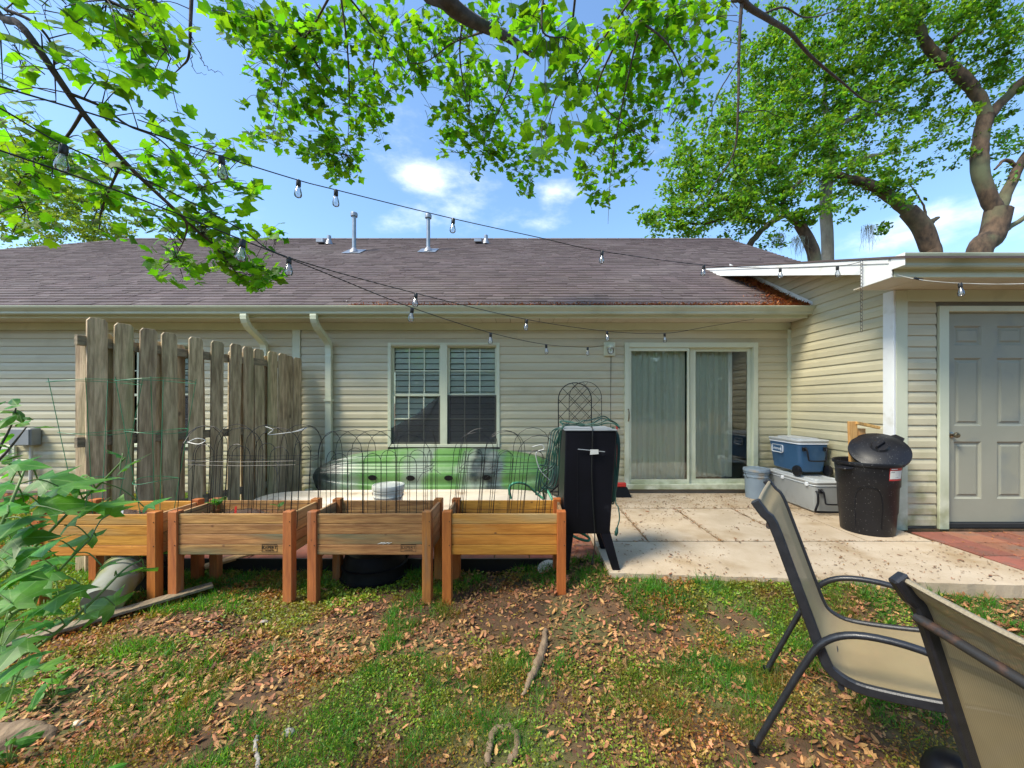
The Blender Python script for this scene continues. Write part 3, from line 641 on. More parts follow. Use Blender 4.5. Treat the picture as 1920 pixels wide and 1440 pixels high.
# pale wash streaks of the photo lie below the pipes: thin runs of lime on the shingles
# downspouts
def downspout(xc, lab):
    pts = catmull([(xc, 5.13, 2.445), (xc, 5.14, 2.36), (xc, 5.23, 2.27), (xc, 5.42, 2.17), (xc, 5.515, 2.08), (xc, 5.52, 1.9)], 5) + [Vector((xc, 5.52, .25)), Vector((xc, 5.48, .14)), Vector((xc, 5.30, .09))]
    b = MB(); vs = []; n = len(pts)
    for i, p in enumerate(pts):
        d = (pts[min(i + 1, n - 1)] - pts[max(i - 1, 0)]).normalized(); nn = Vector((1, 0, 0)); bb = nn.cross(d)
        cr = .003 * (i % 2) if i < 26 else 0
        for (a, c) in ((-1, -.7), (1, -.7), (1, .7), (-1, .7)): vs.append(p + nn * a * (.042 - cr) + bb * c * (.042 - cr))
    fs = [(i * 4 + k, i * 4 + (k + 1) % 4, (i + 1) * 4 + (k + 1) % 4, (i + 1) * 4 + k) for i in range(n - 1) for k in range(4)]
    o = b.add(vs, fs).build('downspout', X['trim'], house, label=lab)
    MB().box(xc - .05, xc + .05, 5.476, 5.566, 1.30, 1.33).build('strap', X['trim'], o)
downspout(-3.67, 'left downspout behind the fence panel'); downspout(-2.76, 'right downspout between fence panel and window')

# windows
def window(op, lab, torn=True):
    x0, x1, z0, z1 = op; y = YW - .03; w = bpy.data.objects.new('window', None); COL.objects.link(w); w.parent = house
    c = Vector(((x0 + x1) / 2, YW, (z0 + z1) / 2)); w.location = c - wloc(house); WL[w.name] = c; w['label'] = lab
    def fb(n, a, b, ya, yb, za, zb, m='trim'): return MB().box(a, b, ya, yb, za, zb).build(n, X[m], w, bevel=.002)
    fb('frame', x0, x0 + .045, y, YW + .06, z0, z1); fb('frame', x1 - .045, x1, y, YW + .06, z0, z1)
    fb('frame', x0 + .045, x1 - .045, y + .001, YW + .06, z1 - .03, z1); fb('frame', x0 + .045, x1 - .045, y - .004, YW + .06, z0, z0 + .04)
    xm = (x0 + x1) / 2; fb('mullion', xm - .05, xm + .05, y + .002, YW + .06, z0 + .04, z1 - .03)
    zm = z0 + (z1 - z0) * .5
    for k, (a, b) in enumerate(((x0 + .045, xm - .05), (xm + .05, x1 - .045))):
        for lo in (0, 1):
            za, zb = (z0 + .04, zm + .018) if lo else (zm - .018, z1 - .03); yy = YW + (.012 if lo else .038); t = .028
            fb('sash', a, a + t, yy, yy + .022, za, zb); fb('sash', b - t, b, yy, yy + .022, za, zb)
            fb('sash', a + t, b - t, yy + .0005, yy + .022, zb - .036, zb); fb('sash', a + t, b - t, yy + .0005, yy + .022, za, za + .03)
            MB().box(a + t, b - t, yy + .009, yy + .012, za + .03, zb - .036).build('pane', X['glass'], w)
            gw = (b - a - 2 * t)
            for q in (1, 2): fb('muntin', a + t + gw * q / 3 - .008, a + t + gw * q / 3 + .008, yy + .003, yy + .0085, za + .03, zb - .036)
            hz = (za + zb) / 2; fb('muntin', a + t, b - t, yy + .0025, yy + .0084, hz - .008, hz + .008)
        # blind slats
        n = 17
        for q in range(n):
            zz = z0 + .06 + q * (z1 - z0 - .1) / n
            MB().add([(a + .03, YW + .066, zz), (b - .02, YW + .066, zz), (b - .02, YW + .094, zz + .070), (a + .03, YW + .094, zz + .070), (a + .03, YW + .069, zz - .002), (b - .02, YW + .069, zz - .002), (b - .02, YW + .097, zz + .068), (a + .03, YW + .097, zz + .068)],
                     [(0, 1, 2, 3), (7, 6, 5, 4), (0, 4, 5, 1), (1, 5, 6, 2), (2, 6, 7, 3), (3, 7, 4, 0)]).build('blind_slat', X['blind'], w)
        ys = YW - .004
        if k == 1: MB().add([(a, ys, z0 + .04), (b, ys, z0 + .04), (b, ys, zm), (a, ys, zm)], [(0, 1, 2, 3)]).build('insect_screen', X['screen'], w, label='dark intact insect screen')
        elif torn:
            MB().add([(a, ys, z0 + .04), (b, ys, z0 + .04), (b, ys, zm), ((a + b) / 2, ys - .004, z0 + .46), (a, ys, z0 + .27)], [(0, 1, 2, 3, 4)]).build('insect_screen', X['screen'], w, label='torn insect screen hanging as a dark triangle')
            MB().tube([(b, ys - .002, zm), (b - .28, ys - .02, z0 + .25), (b - .42, ys - .004, z0 + .06)], .003, 5).build('screen_spline', X['cable'], w)
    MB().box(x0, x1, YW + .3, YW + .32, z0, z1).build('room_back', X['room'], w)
    return w
window(WIN1, 'twin white window with torn insect screen right of the downspout'); window(WIN2, 'twin window partly hidden behind the wooden fence panel', False)

def sliding_door():
    x0, x1, z0, z1 = DOOR; y = YW - .05; w = bpy.data.objects.new('sliding_door', None); COL.objects.link(w); w.parent = house
    c = Vector(((x0 + x1) / 2, YW, 1.1)); w.location = c - wloc(house); WL[w.name] = c
    def fb(n, a, b, ya, yb, za, zb, m='trim', bev=.003, lab=None):
        o = MB().box(a, b, ya, yb, za, zb).build(n, X[m], w, bevel=bev)
        if lab: o['label'] = lab
        return o
    fb('frame', x0, x0 + .065, y, YW + .1, z0, z1); fb('frame', x1 - .065, x1, y, YW + .1, z0, z1)
    fb('frame', x0 + .065, x1 - .065, y + .001, YW + .1, z1 - .07, z1); fb('sill', x0 + .02, x1 - .02, y - .03, YW + .1, z0 - .01, z0 + .06)
    fb('kick_plate', x0, x1, y + .02, YW - .001, 0.0, z0 - .01, 'sheath')
    xm = (x0 + x1) / 2
    for k, (a, b) in enumerate(((x0 + .067, xm + .03), (xm - .0, x1 - .067))):
        yy = YW - (.03 if k == 0 else -.01); t = .04 if k else .03
        if k == 0: a += .0; b = xm - .02
        fb('stile', a, a + (t if k == 0 else .085), yy, yy + .034, z0 + .06, z1 - .07); fb('stile', b - (.03 if k == 0 else .05), b, yy, yy + .034, z0 + .06, z1 - .07)
        l = a + (t if k == 0 else .085); r = b - (.03 if k == 0 else .05)
        fb('rail', l, r, yy + .0006, yy + .034, z1 - .12, z1 - .07); fb('rail', l, r, yy + .0006, yy + .034, z0 + .06, z0 + .12)
        MB().box(l, r, yy + .015, yy + .019, z0 + .12, z1 - .12).build('pane', X['glass_d'], w)
    # curtain with folds behind the glass
    def cur(a, b, yb, z_0, m, amp=.02):
        g = MB().grid(lambda u, v: Vector((a + (b - a) * u, yb + amp * math.sin(u * (b - a) * 52 + .5 * math.sin(v * 3 + u * 9)) + .4 * amp * math.sin(u * (b - a) * 121 + 2), z_0 + (2.06 - z_0) * v)), 90, 8)
        return g.build('curtain', m, w, smooth=180)
    cur(x0 + .05, xm - .035, YW + .10, .16, X['curtain']); cur(xm + .06, xm + .66, YW + .13, .20, X['curtain'])
    fb('curtain_rail', x0, x1, YW + .09, YW + .13, 2.03, 2.07, 'dark')
    for (a, b) in ((x0, xm), (xm, x1)): pass
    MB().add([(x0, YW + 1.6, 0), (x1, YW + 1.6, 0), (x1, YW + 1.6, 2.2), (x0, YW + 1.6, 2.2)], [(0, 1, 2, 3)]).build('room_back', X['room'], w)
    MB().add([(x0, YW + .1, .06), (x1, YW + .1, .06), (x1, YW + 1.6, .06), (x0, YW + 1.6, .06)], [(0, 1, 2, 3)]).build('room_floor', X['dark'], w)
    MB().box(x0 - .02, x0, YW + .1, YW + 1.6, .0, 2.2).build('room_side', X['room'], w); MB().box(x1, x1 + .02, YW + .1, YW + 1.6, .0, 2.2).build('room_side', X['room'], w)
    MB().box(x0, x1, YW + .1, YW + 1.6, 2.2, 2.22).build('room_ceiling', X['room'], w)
    h = MB().tube(catmull([(x0 + .045, y - .01, 1.19), (x0 + .045, y - .045, 1.15), (x0 + .045, y - .045, 1.06), (x0 + .045, y - .01, 1.02)], 4), .009, 8).build('handle', X['brass'], w, smooth=60)
    return w
sliding_door()
# grey six panel door
def grey_door():
    x0, x1 = 4.32, 5.26; z0, z1 = .055, 2.206; y = YF + .02
    d = bpy.data.objects.new('door', None); COL.objects.link(d); d.parent = house; c = Vector((4.79, YF, 1.1)); d.location = c - wloc(house); WL[d.name] = c; d['label'] = 'grey green six panel door'
    def fb(n, a, b, ya, yb, za, zb, m='trim', bev=.003): return MB().box(a, b, ya, yb, za, zb).build(n, X[m], d, bevel=bev)
    fb('frame', x0 - .10, x0 - .003, YF - .03, YF + .1, -.01, z1 + .06); fb('frame', x1 + .003, x1 + .1, YF - .03, YF + .1, -.01, z1 + .06); fb('frame', x0 - .003, x1 + .003, YF - .029, YF + .1, z1 + .004, z1 + .06)
    cols = [(4.42, 4.70), (4.86, 5.14)]; rows = [(1.87, 2.07), (1.04, 1.74), (.29, .88)]
    xs = [x0, 4.42, 4.70, 4.86, 5.14, x1]; zs = [z0, .29, .88, 1.04, 1.74, 1.87, 2.07, z1]
    b = MB()
    for i in range(5):
        for j in range(7):
            if i in (1, 3) and j in (1, 3, 5): continue
            b.add([(xs[i], y, zs[j]), (xs[i + 1], y, zs[j]), (xs[i + 1], y, zs[j + 1]), (xs[i], y, zs[j + 1])], [(0, 1, 2, 3)])
    b.build('slab', X['door'], d)
    for (a, b_) in cols:
        for (c0, c1) in rows:
            q = MB(); rings = [(0, 0), (.018, .016), (.034, .016), (.05, .005)]; vs = []
            for (ins, dp) in rings: vs += [(a + ins, y + dp, c0 + ins), (b_ - ins, y + dp, c0 + ins), (b_ - ins, y + dp, c1 - ins), (a + ins, y + dp, c1 - ins)]
            fs = [(r * 4 + k, r * 4 + (k + 1) % 4, r * 4 + 4 + (k + 1) % 4, r * 4 + 4 + k) for r in range(3) for k in range(4)] + [(12, 13, 14, 15)]
            q.add(vs, fs).build('panel', X['door'], d)
    fb('gap_shade', x0, x1, YF - .01, YF + .1, -.0, .045, 'dark')  # near-black strip painted in as the shade of the gap under the door
    k = MB().lathe([(.032, 0), (.032, .006), (.012, .012), (.012, .035), (.026, .045), (.030, .058), (.024, .07), (0, .074)], (4.385, y, .95), 18, axis=Matrix.Rotation(R(90), 3, 'X')).build('knob', X['brass'], d, smooth=50)
grey_door()
MB().box(XW + .12, 9.5, YF - .02, YF + .05, -.09, -.012).build('foundation', X['dirt'], house)

# wall lamp, meter box, outlets
def wall_lamp():
    t = thing('wall_lamp', 'small white wall lamp with ribbed glass left of the sliding door', 'lamp', (1.19, 5.57, 1.95))
    MB().box(1.12, 1.28, 5.545, 5.575, 1.94, 2.14).build('back_plate', X['trim'], t, bevel=.008)
    MB().lathe([(.0, .14), (.035, .135), (.055, .11), (.055, .09), (.045, .088)], (1.20, 5.48, 1.96), 20).build('lamp_cap', X['trim'], t, smooth=40)
    MB().lathe([(.042, .088), (.045, .05), (.04, .015), (.02, .0), (0, -.002)], (1.20, 5.48, 1.96), 20).build('lamp_glass', X['bulb'], t, smooth=40)
    MB().tube([(1.2, 5.55, 2.06), (1.2, 5.48, 2.06)], .015, 8).build('arm', X['trim'], t)
wall_lamp()
b = MB().tube([(1.225, 5.57, 1.94), (1.222, 5.574, 1.5), (1.22, 5.574, .4)], .004, 5).build('wall_cable', X['wire_b'], None, label='thin dark cable running down the siding from the wall lamp', category='cable')
def meter():
    t = thing('utility_box', 'grey electrical box with conduit on the siding left of the fence', 'electrical box', (-6.95, 5.55, .6))
    MB().box(-7.16, -6.86, 5.44, 5.57, .68, .92).build('box', X['grey_box'], t, bevel=.012)
    MB().box(-7.15, -6.87, 5.428, 5.44, .69, .915).build('lid', X['grey_box'], t, bevel=.006)
    MB().tube([(-6.95, 5.52, .68), (-6.96, 5.52, .05)], .02, 8).build('conduit', X['pvc'], t, smooth=40)
meter()
for i, (px, py, lab) in enumerate(((15, 846, 'upper pale outlet cover left of the grey electrical box'), (45, 872, 'lower pale outlet cover beneath the grey electrical box'))):
    p = P(px, py, 5.55); t = thing('outlet_cover', lab, 'outlet', p, 'outlet covers on the left siding')
    MB().box(p.x - .11, p.x + .11, 5.535, 5.57, p.z - .08, p.z + .08).build('plate', X['trim'], t, bevel=.006); MB().box(p.x - .05, p.x + .05, 5.515, 5.535, p.z - .05, p.z + .05).build('flap', X['pvc'], t, bevel=.004)

# ------------------------------------------------------------------ fence panel
def fence_panel():
    A = Vector((-3.70, 3.30, 0)); Bv = Vector((-3.20, 5.45, 0)); d = (Bv - A).normalized(); n = Vector((d.y, -d.x, 0))   # n points to +X side
    t = thing('fence_panel', 'weathered wooden shadowbox fence panel between the two yards', 'fence', (-3.45, 4.4, -.1))
    Lg = (Bv - A).length
    xs = [160, 210, 255, 307, 354, 394, 428, 457, 480, 502, 520, 536, 551]; ss = []
    for px in xs:
        k = (px - CX) / F; A1 = A + n * .038; ss.append((A1.x - k * A1.y) / (k * d.y - d.x))
    ang = math.atan2(d.y, d.x)
    def picket(s, side, h, wd=.138):
        b = MB(); w2 = wd / 2; c = .022; tk = .009
        pr = [(-w2, 0), (w2, 0), (w2, h - c * 1.3), (w2 - c, h), (-w2 + c, h), (-w2, h - c * 1.3)]
        vs = [(x, -tk, z) for x, z in pr] + [(x, tk, z) for x, z in pr]; m = len(pr)
        b.add(vs, [(i, (i + 1) % m, m + (i + 1) % m, m + i) for i in range(m)] + [tuple(range(m - 1, -1, -1)), tuple(range(m, 2 * m))])
        o = b.build('picket', X['fence'], t, bevel=.002, origin=(0, 0, 0))
        p = A + d * s + n * (.029 * side); p.z = float(gz(p.x, p.y)) + .03
        o.location = p - wloc(t); o.rotation_euler = (random.uniform(-.012, .012), random.uniform(-.012, .012), ang)
        return o
    for s in ss:
        top = 2.0 - .09 * s / Lg; o = picket(s + .07, 1, top - float(gz(A.x, A.y)) * (1 - s / Lg) - .03)
        for zz in (1.79, .94):
            for q in (-.035, .035):
                p = A + d * (s + .07 + q) + n * .0395; MB().tube([p + Vector((0, 0, zz)) - n * .004, p + Vector((0, 0, zz)) + n * .001], .004, 6).build('nail', X['nail'], o)
    for i in range(len(ss) - 3):
        tg = (208, 251, 302, 347, 388, 419, 448, 472, 494, 513, 530, 545)[i]; A2 = A - n * .020; k = (tg - CX) / F; s = (A2.x - k * A2.y) / (k * d.y - d.x) - .069
        o = picket(s, -1, 1.93 - .09 * s / Lg + .1 * (1 - s / Lg))
    for zz in (1.80, .95, .25):
        MB().bar(A + d * (-.06) + Vector((0, 0, zz)), Bv + Vector((0, 0, zz - .02)), .038, .085).build('rail', X['fence_h'], t, bevel=.002)
    for s in (.05, Lg - .1):
        p = A + d * s - n * .08; MB().box(p.x - .045, p.x + .045, p.y - .045, p.y + .045, -.2, 1.85).build('post', X['fence'], t, bevel=.003)
fence_panel()

# ------------------------------------------------------------------ raised planters
BW, BD, BH = .885, .43, .665
def planter(lab, soil_h, worn, loc, brand=False):
    t = thing('raised_planter', lab, 'planter', (0, 0, 0), 'raised wooden planters in a row'); lg = .064
    mf, ml = (X['bed_w'], X['leg_w']) if worn else (X['bed_o'], X['leg_o'])
    for (x, y) in ((0, 0), (BW - lg, 0), (0, BD - lg), (BW - lg, BD - lg)):
        l = MB().box(x, x + lg, y, y + lg, -.02, BH).build('leg', ml, t, bevel=.003)
        if y == 0:
            for zz in (BH - .07, BH - .24): MB().tube([(x + lg * .8, -.002, zz), (x + lg * .8, .004, zz)], .004, 6).build('screw', X['nail'], l)
    bh = .0735
    for k in range(4):
        z1 = BH - .02 - k * bh; z0 = z1 - bh + .004; j = random.uniform(-.0015, .0015)
        MB().box(lg, BW - lg, .014 + j, .034 + j, z0, z1).build('front_board', mf, t, bevel=.002)
        MB().box(lg, BW - lg, BD - .034, BD - .014, z0, z1).build('back_board', mf, t, bevel=.002)
        MB().box(.014 + j, .034 + j, lg, BD - lg, z0, z1).build('side_board', X['bed_s'], t, bevel=.002); MB().box(BW - .034 + j, BW - .014 + j, lg, BD - lg, z0, z1).build('side_board', X['bed_s'], t, bevel=.002)
    MB().box(.035, BW - .035, .035, BD - .035, BH - .32, BH - .30).build('base', mf, t)
    MB().grid(lambda u, v: Vector((.035 + u * (BW - .07), .035 + v * (BD - .07), soil_h + .02 * math.sin(u * 9 + v * 5) + random.uniform(-.006, .006))), 26, 12).build('soil', X['soil'], t, smooth=180)
    if brand:
        pl = MB().add([(BW - .215, .0125, BH - .285), (BW - .115, .0125, BH - .285), (BW - .115, .0125, BH - .243), (BW - .215, .0125, BH - .243)], [(0, 1, 2, 3)])
        # outline of the burnt-in mark
        o = MB()
        for (a, b_, c, d_) in ((BW - .22, BW - .11, BH - .290, BH - .288), (BW - .22, BW - .11, BH - .240, BH - .238), (BW - .22, BW - .218, BH - .290, BH - .238), (BW - .112, BW - .11, BH - .290, BH - .238)):
            o.box(a, b_, .0118, .0132, c, d_)
        o = o.build('brand_mark', X['burn'], t)
        for (s, sz, dz) in (('EXPERT', .030, .0), ('GARDENER', .012, -.019)):
            me = text_mesh(s, sz); me.materials.append(X['burn']); q = link(me, 'lettering', o, (BW - .165, .0122, BH - .259 + dz)); q.rotation_euler = (R(90), 0, 0)
    if loc[0] == -1.555:
        o = MB()
        for k in range(7): o.tube([(.50 + k * .012, .012, .43 + .004 * (k % 3)), (.53 + k * .012, .012, .443 - .005 * (k % 2))], .0014, 4)
        o.build('paint_scrape', X['tagw'], t)
    t.location = loc
    return t
YB = 2.80
planter('leftmost raised planter, orange stained, with green wire cages', .56, False, (-3.505, YB - .02, -.165))
planter('second raised planter from the left, worn greenish boards with a burnt mark', .56, True, (-2.552, YB, -.165), True)
planter('third raised planter from the left, faded boards with a pale scrape', .46, True, (-1.555, YB, -.165), True)
planter('rightmost raised planter, bright orange boards, beside the black cabinet', .46, False, (-.59, YB, -.165))
# wire cages
def tomato_cage(cx, cy, z0, h, r, lab):
    t = thing('tomato_cage', lab, 'plant cage', (cx, cy, z0), 'green wire cages in the leftmost planter')
    for f in (1, .62, .26):
        rr = r * (.45 + .55 * f); c = Vector((cx, cy, z0 + h * f))
        MB().tube([c + Vector((math.cos(a) * rr, math.sin(a) * rr, .012 * math.sin(a * 2 + f * 9))) for a in np.linspace(0, 2 * math.pi, 33)[:-1]], .0022, 5, closed=True).build('ring', X['wire_g'], t)
    for k in range(4):
        a = .6 + k * math.pi / 2; MB().tube([(cx + math.cos(a) * r * 1.0, cy + math.sin(a) * r, z0 + h + .02), (cx + math.cos(a) * r * .35, cy + math.sin(a) * r * .35, z0 - .1)], .0024, 5).build('upright', X['wire_g'], t)
tomato_cage(-3.27, 3.0, .42, 1.02, .25, 'left green wire tomato cage in the leftmost planter'); tomato_cage(-2.83, 3.02, .42, 1.03, .23, 'right green wire tomato cage in the leftmost planter')
def arch_fence(x0, x1, y0, y1, z0, h, lab, seed, lean=0.0):
    rr = random.Random(seed); t = thing('wire_border', lab, 'garden fence', ((x0 + x1) / 2, y0, z0), 'black arched wire borders standing in the planters')
    per = [((x0, y0), (x1, y0)), ((x1, y0), (x1, y1)), ((x1, y1), (x0, y1)), ((x0, y1), (x0, y0))]
    for (a, b) in per:
        a = Vector((*a, 0)); b = Vector((*b, 0)); Ls = (b - a).length; d = (b - a) / Ls; n = max(1, round(Ls / .235)); st = Ls / n
        def arch(s0, wd, hh, zb):
            s0 += rr.uniform(-.012, .012); hh += rr.uniform(-.02, .02); l = lean * rr.uniform(.5, 1.3); pts = []
            up = lambda s, z: a + d * s + Vector((l * (z / .7), rr.uniform(-.003, .003), z0 + z))
            pts = [up(s0, zb), up(s0, hh * .5), up(s0, hh - wd / 2)]
            for k in range(1, 8): an = math.pi * (1 - k / 8); pts.append(up(s0 + wd / 2 + math.cos(an) * wd / 2, hh - wd / 2 + math.sin(an) * wd / 2))
            pts += [up(s0 + wd, hh - wd / 2), up(s0 + wd, hh * .5), up(s0 + wd, zb)]
            MB().tube(pts, .0022, 5).build('arch_wire', X['wire_b'], t)
        for i in range(n):
            s = i * st; arch(s - .03, st + .07, h, -.02); arch(s + st * .25, st * .5, h * .80, -.02)
        for zz in (h * .62, h * .66, h * .12):
            MB().tube([a + Vector((lean * zz / .7, 0, z0 + zz)), (a + b) / 2 + Vector((lean * zz / .7, 0, z0 + zz - .008)), b + Vector((lean * zz / .7, 0, z0 + zz))], .0018, 5).build('cross_wire', X['wire_b'], t)
    for k in range(3):
        p = Vector((rr.uniform(x0, x1), rr.uniform(y0, y1), z0 + h * .6)); q = p + Vector((rr.uniform(-.25, .25), rr.uniform(-.1, .1), rr.uniform(-.06, .06)))
        MB().tube(catmull([p, (p + q) / 2 + Vector((0, 0, .03)), q], 4), .0016, 5).build('cross_wire', X['wire_b'], t)
    return t
arch_fence(-2.50, -1.70, 2.86, 3.17, .38, .72, 'arched black wire border with pale tie wire in the second planter', 1, .04)
arch_fence(-1.49, -.73, 2.86, 3.17, .30, .76, 'arched black wire border in the third planter beside the white bucket', 2, .0)
arch_fence(-.53, .13, 2.86, 3.17, .30, .76, 'arched black wire border leaning right in the rightmost planter', 3, .07)
def tie(pts, lab): MB().tube(catmull(pts, 4), .004, 5).build('twine', X['cable_w'], None, label=lab, category='twine')
tie([P(355, 828, 2.9), P(370, 822, 2.9), P(385, 826, 2.92), P(372, 833, 2.9), P(352, 829, 2.9)], 'pale twine looped on the left side of the second planter wire')
tie([P(498, 800, 3.0), P(512, 806, 3.0), P(505, 815, 3.0), P(560, 808, 3.05), P(575, 802, 3.1), P(545, 812, 3.05)], 'pale twine tangled on the right side of the second planter wire')
tie([P(998, 838, 3.0), P(1015, 834, 3.0), P(1020, 842, 3.0), P(1005, 850, 3.0), P(1012, 880, 3.0), P(1030, 900, 3.02)], 'white twine tied at the corner of the rightmost planter wire')
# seedlings, markers
def seedling(px, py, D, lab, n=5, s=.035):
    p = P(px, py, D); t = thing('seedling', lab, 'plant', p)
    MB().tube([p, p + Vector((.004, 0, s * 1.3))], .0025, 5).build('stem', X['stem'], t)
    for k in range(n):
        a = k * 2.4; o = MB().grid(lambda u, v: Vector(((u - .5) * s * math.sin(math.pi * min(1, v + .08)) * 1.1, v * s * 1.6, .3 * s * math.sin(v * 2) - .15 * s * abs(u - .5))), 2, 4).build('leaf', X['shrubleaf'], t, smooth=180, origin=(0, 0, 0))
        o.location = Vector((0, 0, s * (.7 + .12 * k))); o.rotation_euler = (.25, 0, a)
seedling(405, 955, 3.0, 'grey green cabbage seedling in the second planter', 6, .045); seedling(523, 957, 2.96, 'single round green leaf seedling at the right of the second planter', 2, .04)
for px, py, lab, m in ((218, 950, 'white plant marker stake left in the leftmost planter', 'tagw'), (229, 954, 'short white plant marker beside the taller one in the leftmost planter', 'tagw'), (441, 958, 'red plant marker in the second planter', 'redp')):
    p = P(px, py, 2.97); MB().add([p + Vector((-.008, 0, -.04)), p + Vector((.008, 0, -.04)), p + Vector((.006, .01, .035)), p + Vector((-.01, .01, .03))], [(0, 1, 2, 3)]).build('plant_marker', X[m], None, solid=.0015, label=lab, category='plant marker')

# ------------------------------------------------------------------ kayaks, bucket, hose
def hull(name, lab, p0, p1, wid, hgt, mat, tilt, flip=1, holes=0, grp=None):
    p0, p1 = Vector(p0), Vector(p1); c = (p0 + p1) / 2; Ln = (p1 - p0).length; d = (p1 - p0) / Ln
    t = thing(name, lab, 'kayak', c, grp); side = Vector((-d.y, d.x, 0)); q = Matrix.Rotation(tilt, 3, d)
    sv = q @ side; uv = q @ Vector((0, 0, 1))
    prof = [(-1, 0), (-.97, .18), (-.86, .38), (-.80, .46), (-.55, .68), (-.50, .62), (-.42, .66), (-.30, .86), (-.22, .92), (-.16, .84), (0, .90), (.16, .84), (.22, .92), (.30, .86), (.42, .66), (.50, .62), (.55, .68), (.80, .46), (.86, .38), (.97, .18), (1, 0)]
    def fn(u, v):
        a = abs(u * 2 - 1); e = (1 - a ** 3.2) ** .55 if a < 1 else 0; e = max(e, .03); hh = (1 - a ** 5) ** .5 if a < 1 else 0; hh = max(hh, .1)
        i = v * (len(prof) - 1); k = min(int(i), len(prof) - 2); f = i - k; s = prof[k][0] * (1 - f) + prof[k + 1][0] * f; z = prof[k][1] * (1 - f) + prof[k + 1][1] * f
        # ridges fade to a smooth wedge at the ends
        zs = 1 - abs(s) ** 2.2; z = z * (1 - a ** 3) + zs * a ** 3
        return c + d * (u - .5) * Ln + sv * s * wid / 2 * e + uv * (z * hgt * hh + .06 * a ** 4)
    MB().grid(fn, 60, 40).build('hull', X[mat], t, smooth=60)
    def fn2(u, v):
        b = fn(u, 0 if v < .5 else 1); e = fn(u, 0) * (1 - v) + fn(u, 1) * v; return e - uv * (.07 * math.sin(math.pi * v) * .9 + .0)
    MB().grid(fn2, 60, 6).build('deck', X[mat], t, smooth=60)
    rim = [fn(u, 0) for u in np.linspace(0, 1, 41)] + [fn(u, 1) for u in np.linspace(1, 0, 41)]
    MB().tube(rim, .012, 6, closed=True).build('gunwale', X['blackp' if holes else mat], t, smooth=60)
    for k in range(holes):
        u = .26 + k * .145; cpt = fn(u, .345) ; e1 = fn(u + .01, .345) - fn(u - .01, .345); e2 = fn(u, .35) - fn(u, .34); nrm = e1.cross(e2).normalized(); nrm = nrm if nrm.y < 0 else -nrm; cpt = cpt + nrm * .002
        o = MB().lathe([(.0, -.012), (.022, -.008), (.034, .003), (.036, .006)], (0, 0, 0), 12, sx=1.5).build('scupper_hole', X['tubp'], t, smooth=60, origin=(0, 0, 0))
        o.rotation_euler = nrm.to_track_quat('Z', 'Y').to_euler(); o.location = cpt - wloc(t)
    return t
hull('kayak', 'green and black camouflage kayak on its side, hull outwards, below the window', (-2.72, 5.10, .30), (.50, 5.16, .30), .86, .30, 'kay', R(52), holes=4)
hull('kayak', 'pale beige hull lying flat on the ground in front of the green kayak', (-3.15, 4.45, .02), (.45, 4.55, .02), .80, .26, 'beige_hull', R(8))
def bucket(name, lab, c, r, h, mat, lid=None, handle=True, axis=None, grp=None):
    c = Vector(c); t = thing(name, lab, 'bucket', c, grp)
    pr = [(0, 0), (r * .86, 0), (r * .87, .01), (r * .95, h * .74), (r * 1.02, h * .745), (r * 1.02, h * .77), (r * .96, h * .78), (r * .97, h * .86), (r * 1.03, h * .865), (r * 1.03, h * .885), (r * .98, h * .89), (r, h * .97), (r * 1.04, h * .975), (r * 1.04, h), (r * .97, h), (r * .9, h * .3), (0, h * .28)]
    MB().lathe(pr, c, 28, axis=axis).build('shell', X[mat], t, smooth=35)
    if lid: MB().lathe([(r * 1.07, h * .93), (r * 1.08, h * 1.0), (r * 1.06, h * 1.03), (r * .98, h * 1.035), (r * .96, h * 1.015), (0, h * 1.02)], c, 28).build('lid', X[lid], t, smooth=35)
    if handle:
        pts = [Vector((math.cos(a) * r * 1.06, -math.sin(a) * r * 1.04 * .35 - .01, h * .88 - math.sin(a) * r * .95)) for a in np.linspace(0, math.pi, 15)]
        if axis is not None: pts = [axis @ p for p in pts]
        MB().tube([c + p for p in pts], .003, 5).build('bail', X['wire_b'], t)
    return t
tubc = Vector((-1.20, 3.28, -.165))
MB().lathe([(.27, 0), (.275, .03), (.26, .035), (.25, .10), (.262, .105), (.262, .12), (.245, .125), (.235, .20), (.22, .225), (0, .23)], tubc + Vector((-.05, 0, 0)), 32).build('black_tub', X['tubp'], None, smooth=35, label='upturned black plastic tub on the ground beneath the third planter', category='tub')
t = MB().box(-1.42, -1.0, 3.32, 3.62, -.06, .21).build('storage_crate', X['tubp'], None, bevel=.02, label='dark crate under the white bucket behind the third planter', category='crate')
bucket('bucket', 'white plastic bucket with white lid standing behind the third planter', (-1.20, 3.45, .20), .128, .35, 'whiteb', 'whiteb')
def hose(pts, lab, m='hose', r=.0115): MB().tube(catmull(pts, 6), r, 8).build('garden_hose' if m == 'hose' else 'extension_cord', X[m], None, smooth=60, label=lab, category='hose' if m == 'hose' else 'cord')
hose([P(958, 935, 3.5), P(955, 915, 3.5), P(965, 906, 3.5), P(985, 908, 3.6), P(1003, 922, 3.7), P(1020, 935, 3.7), P(1018, 918, 3.6), P(1026, 920, 3.6), P(1034, 934, 3.55), P(1040, 948, 3.5)], 'mint green hose looping over the pale hull behind the rightmost planter')
hose([Vector((.34, 3.5, .02)), P(1070, 996, 3.6) * 1, P(1088, 999, 3.45), P(1104, 1008, 3.4), P(1102, 1014, 3.38), P(1085, 1010, 3.4), P(1072, 1004, 3.45), P(1060, 1002, 3.5)], 'mint green hose lying on the pavers under the black cabinet')

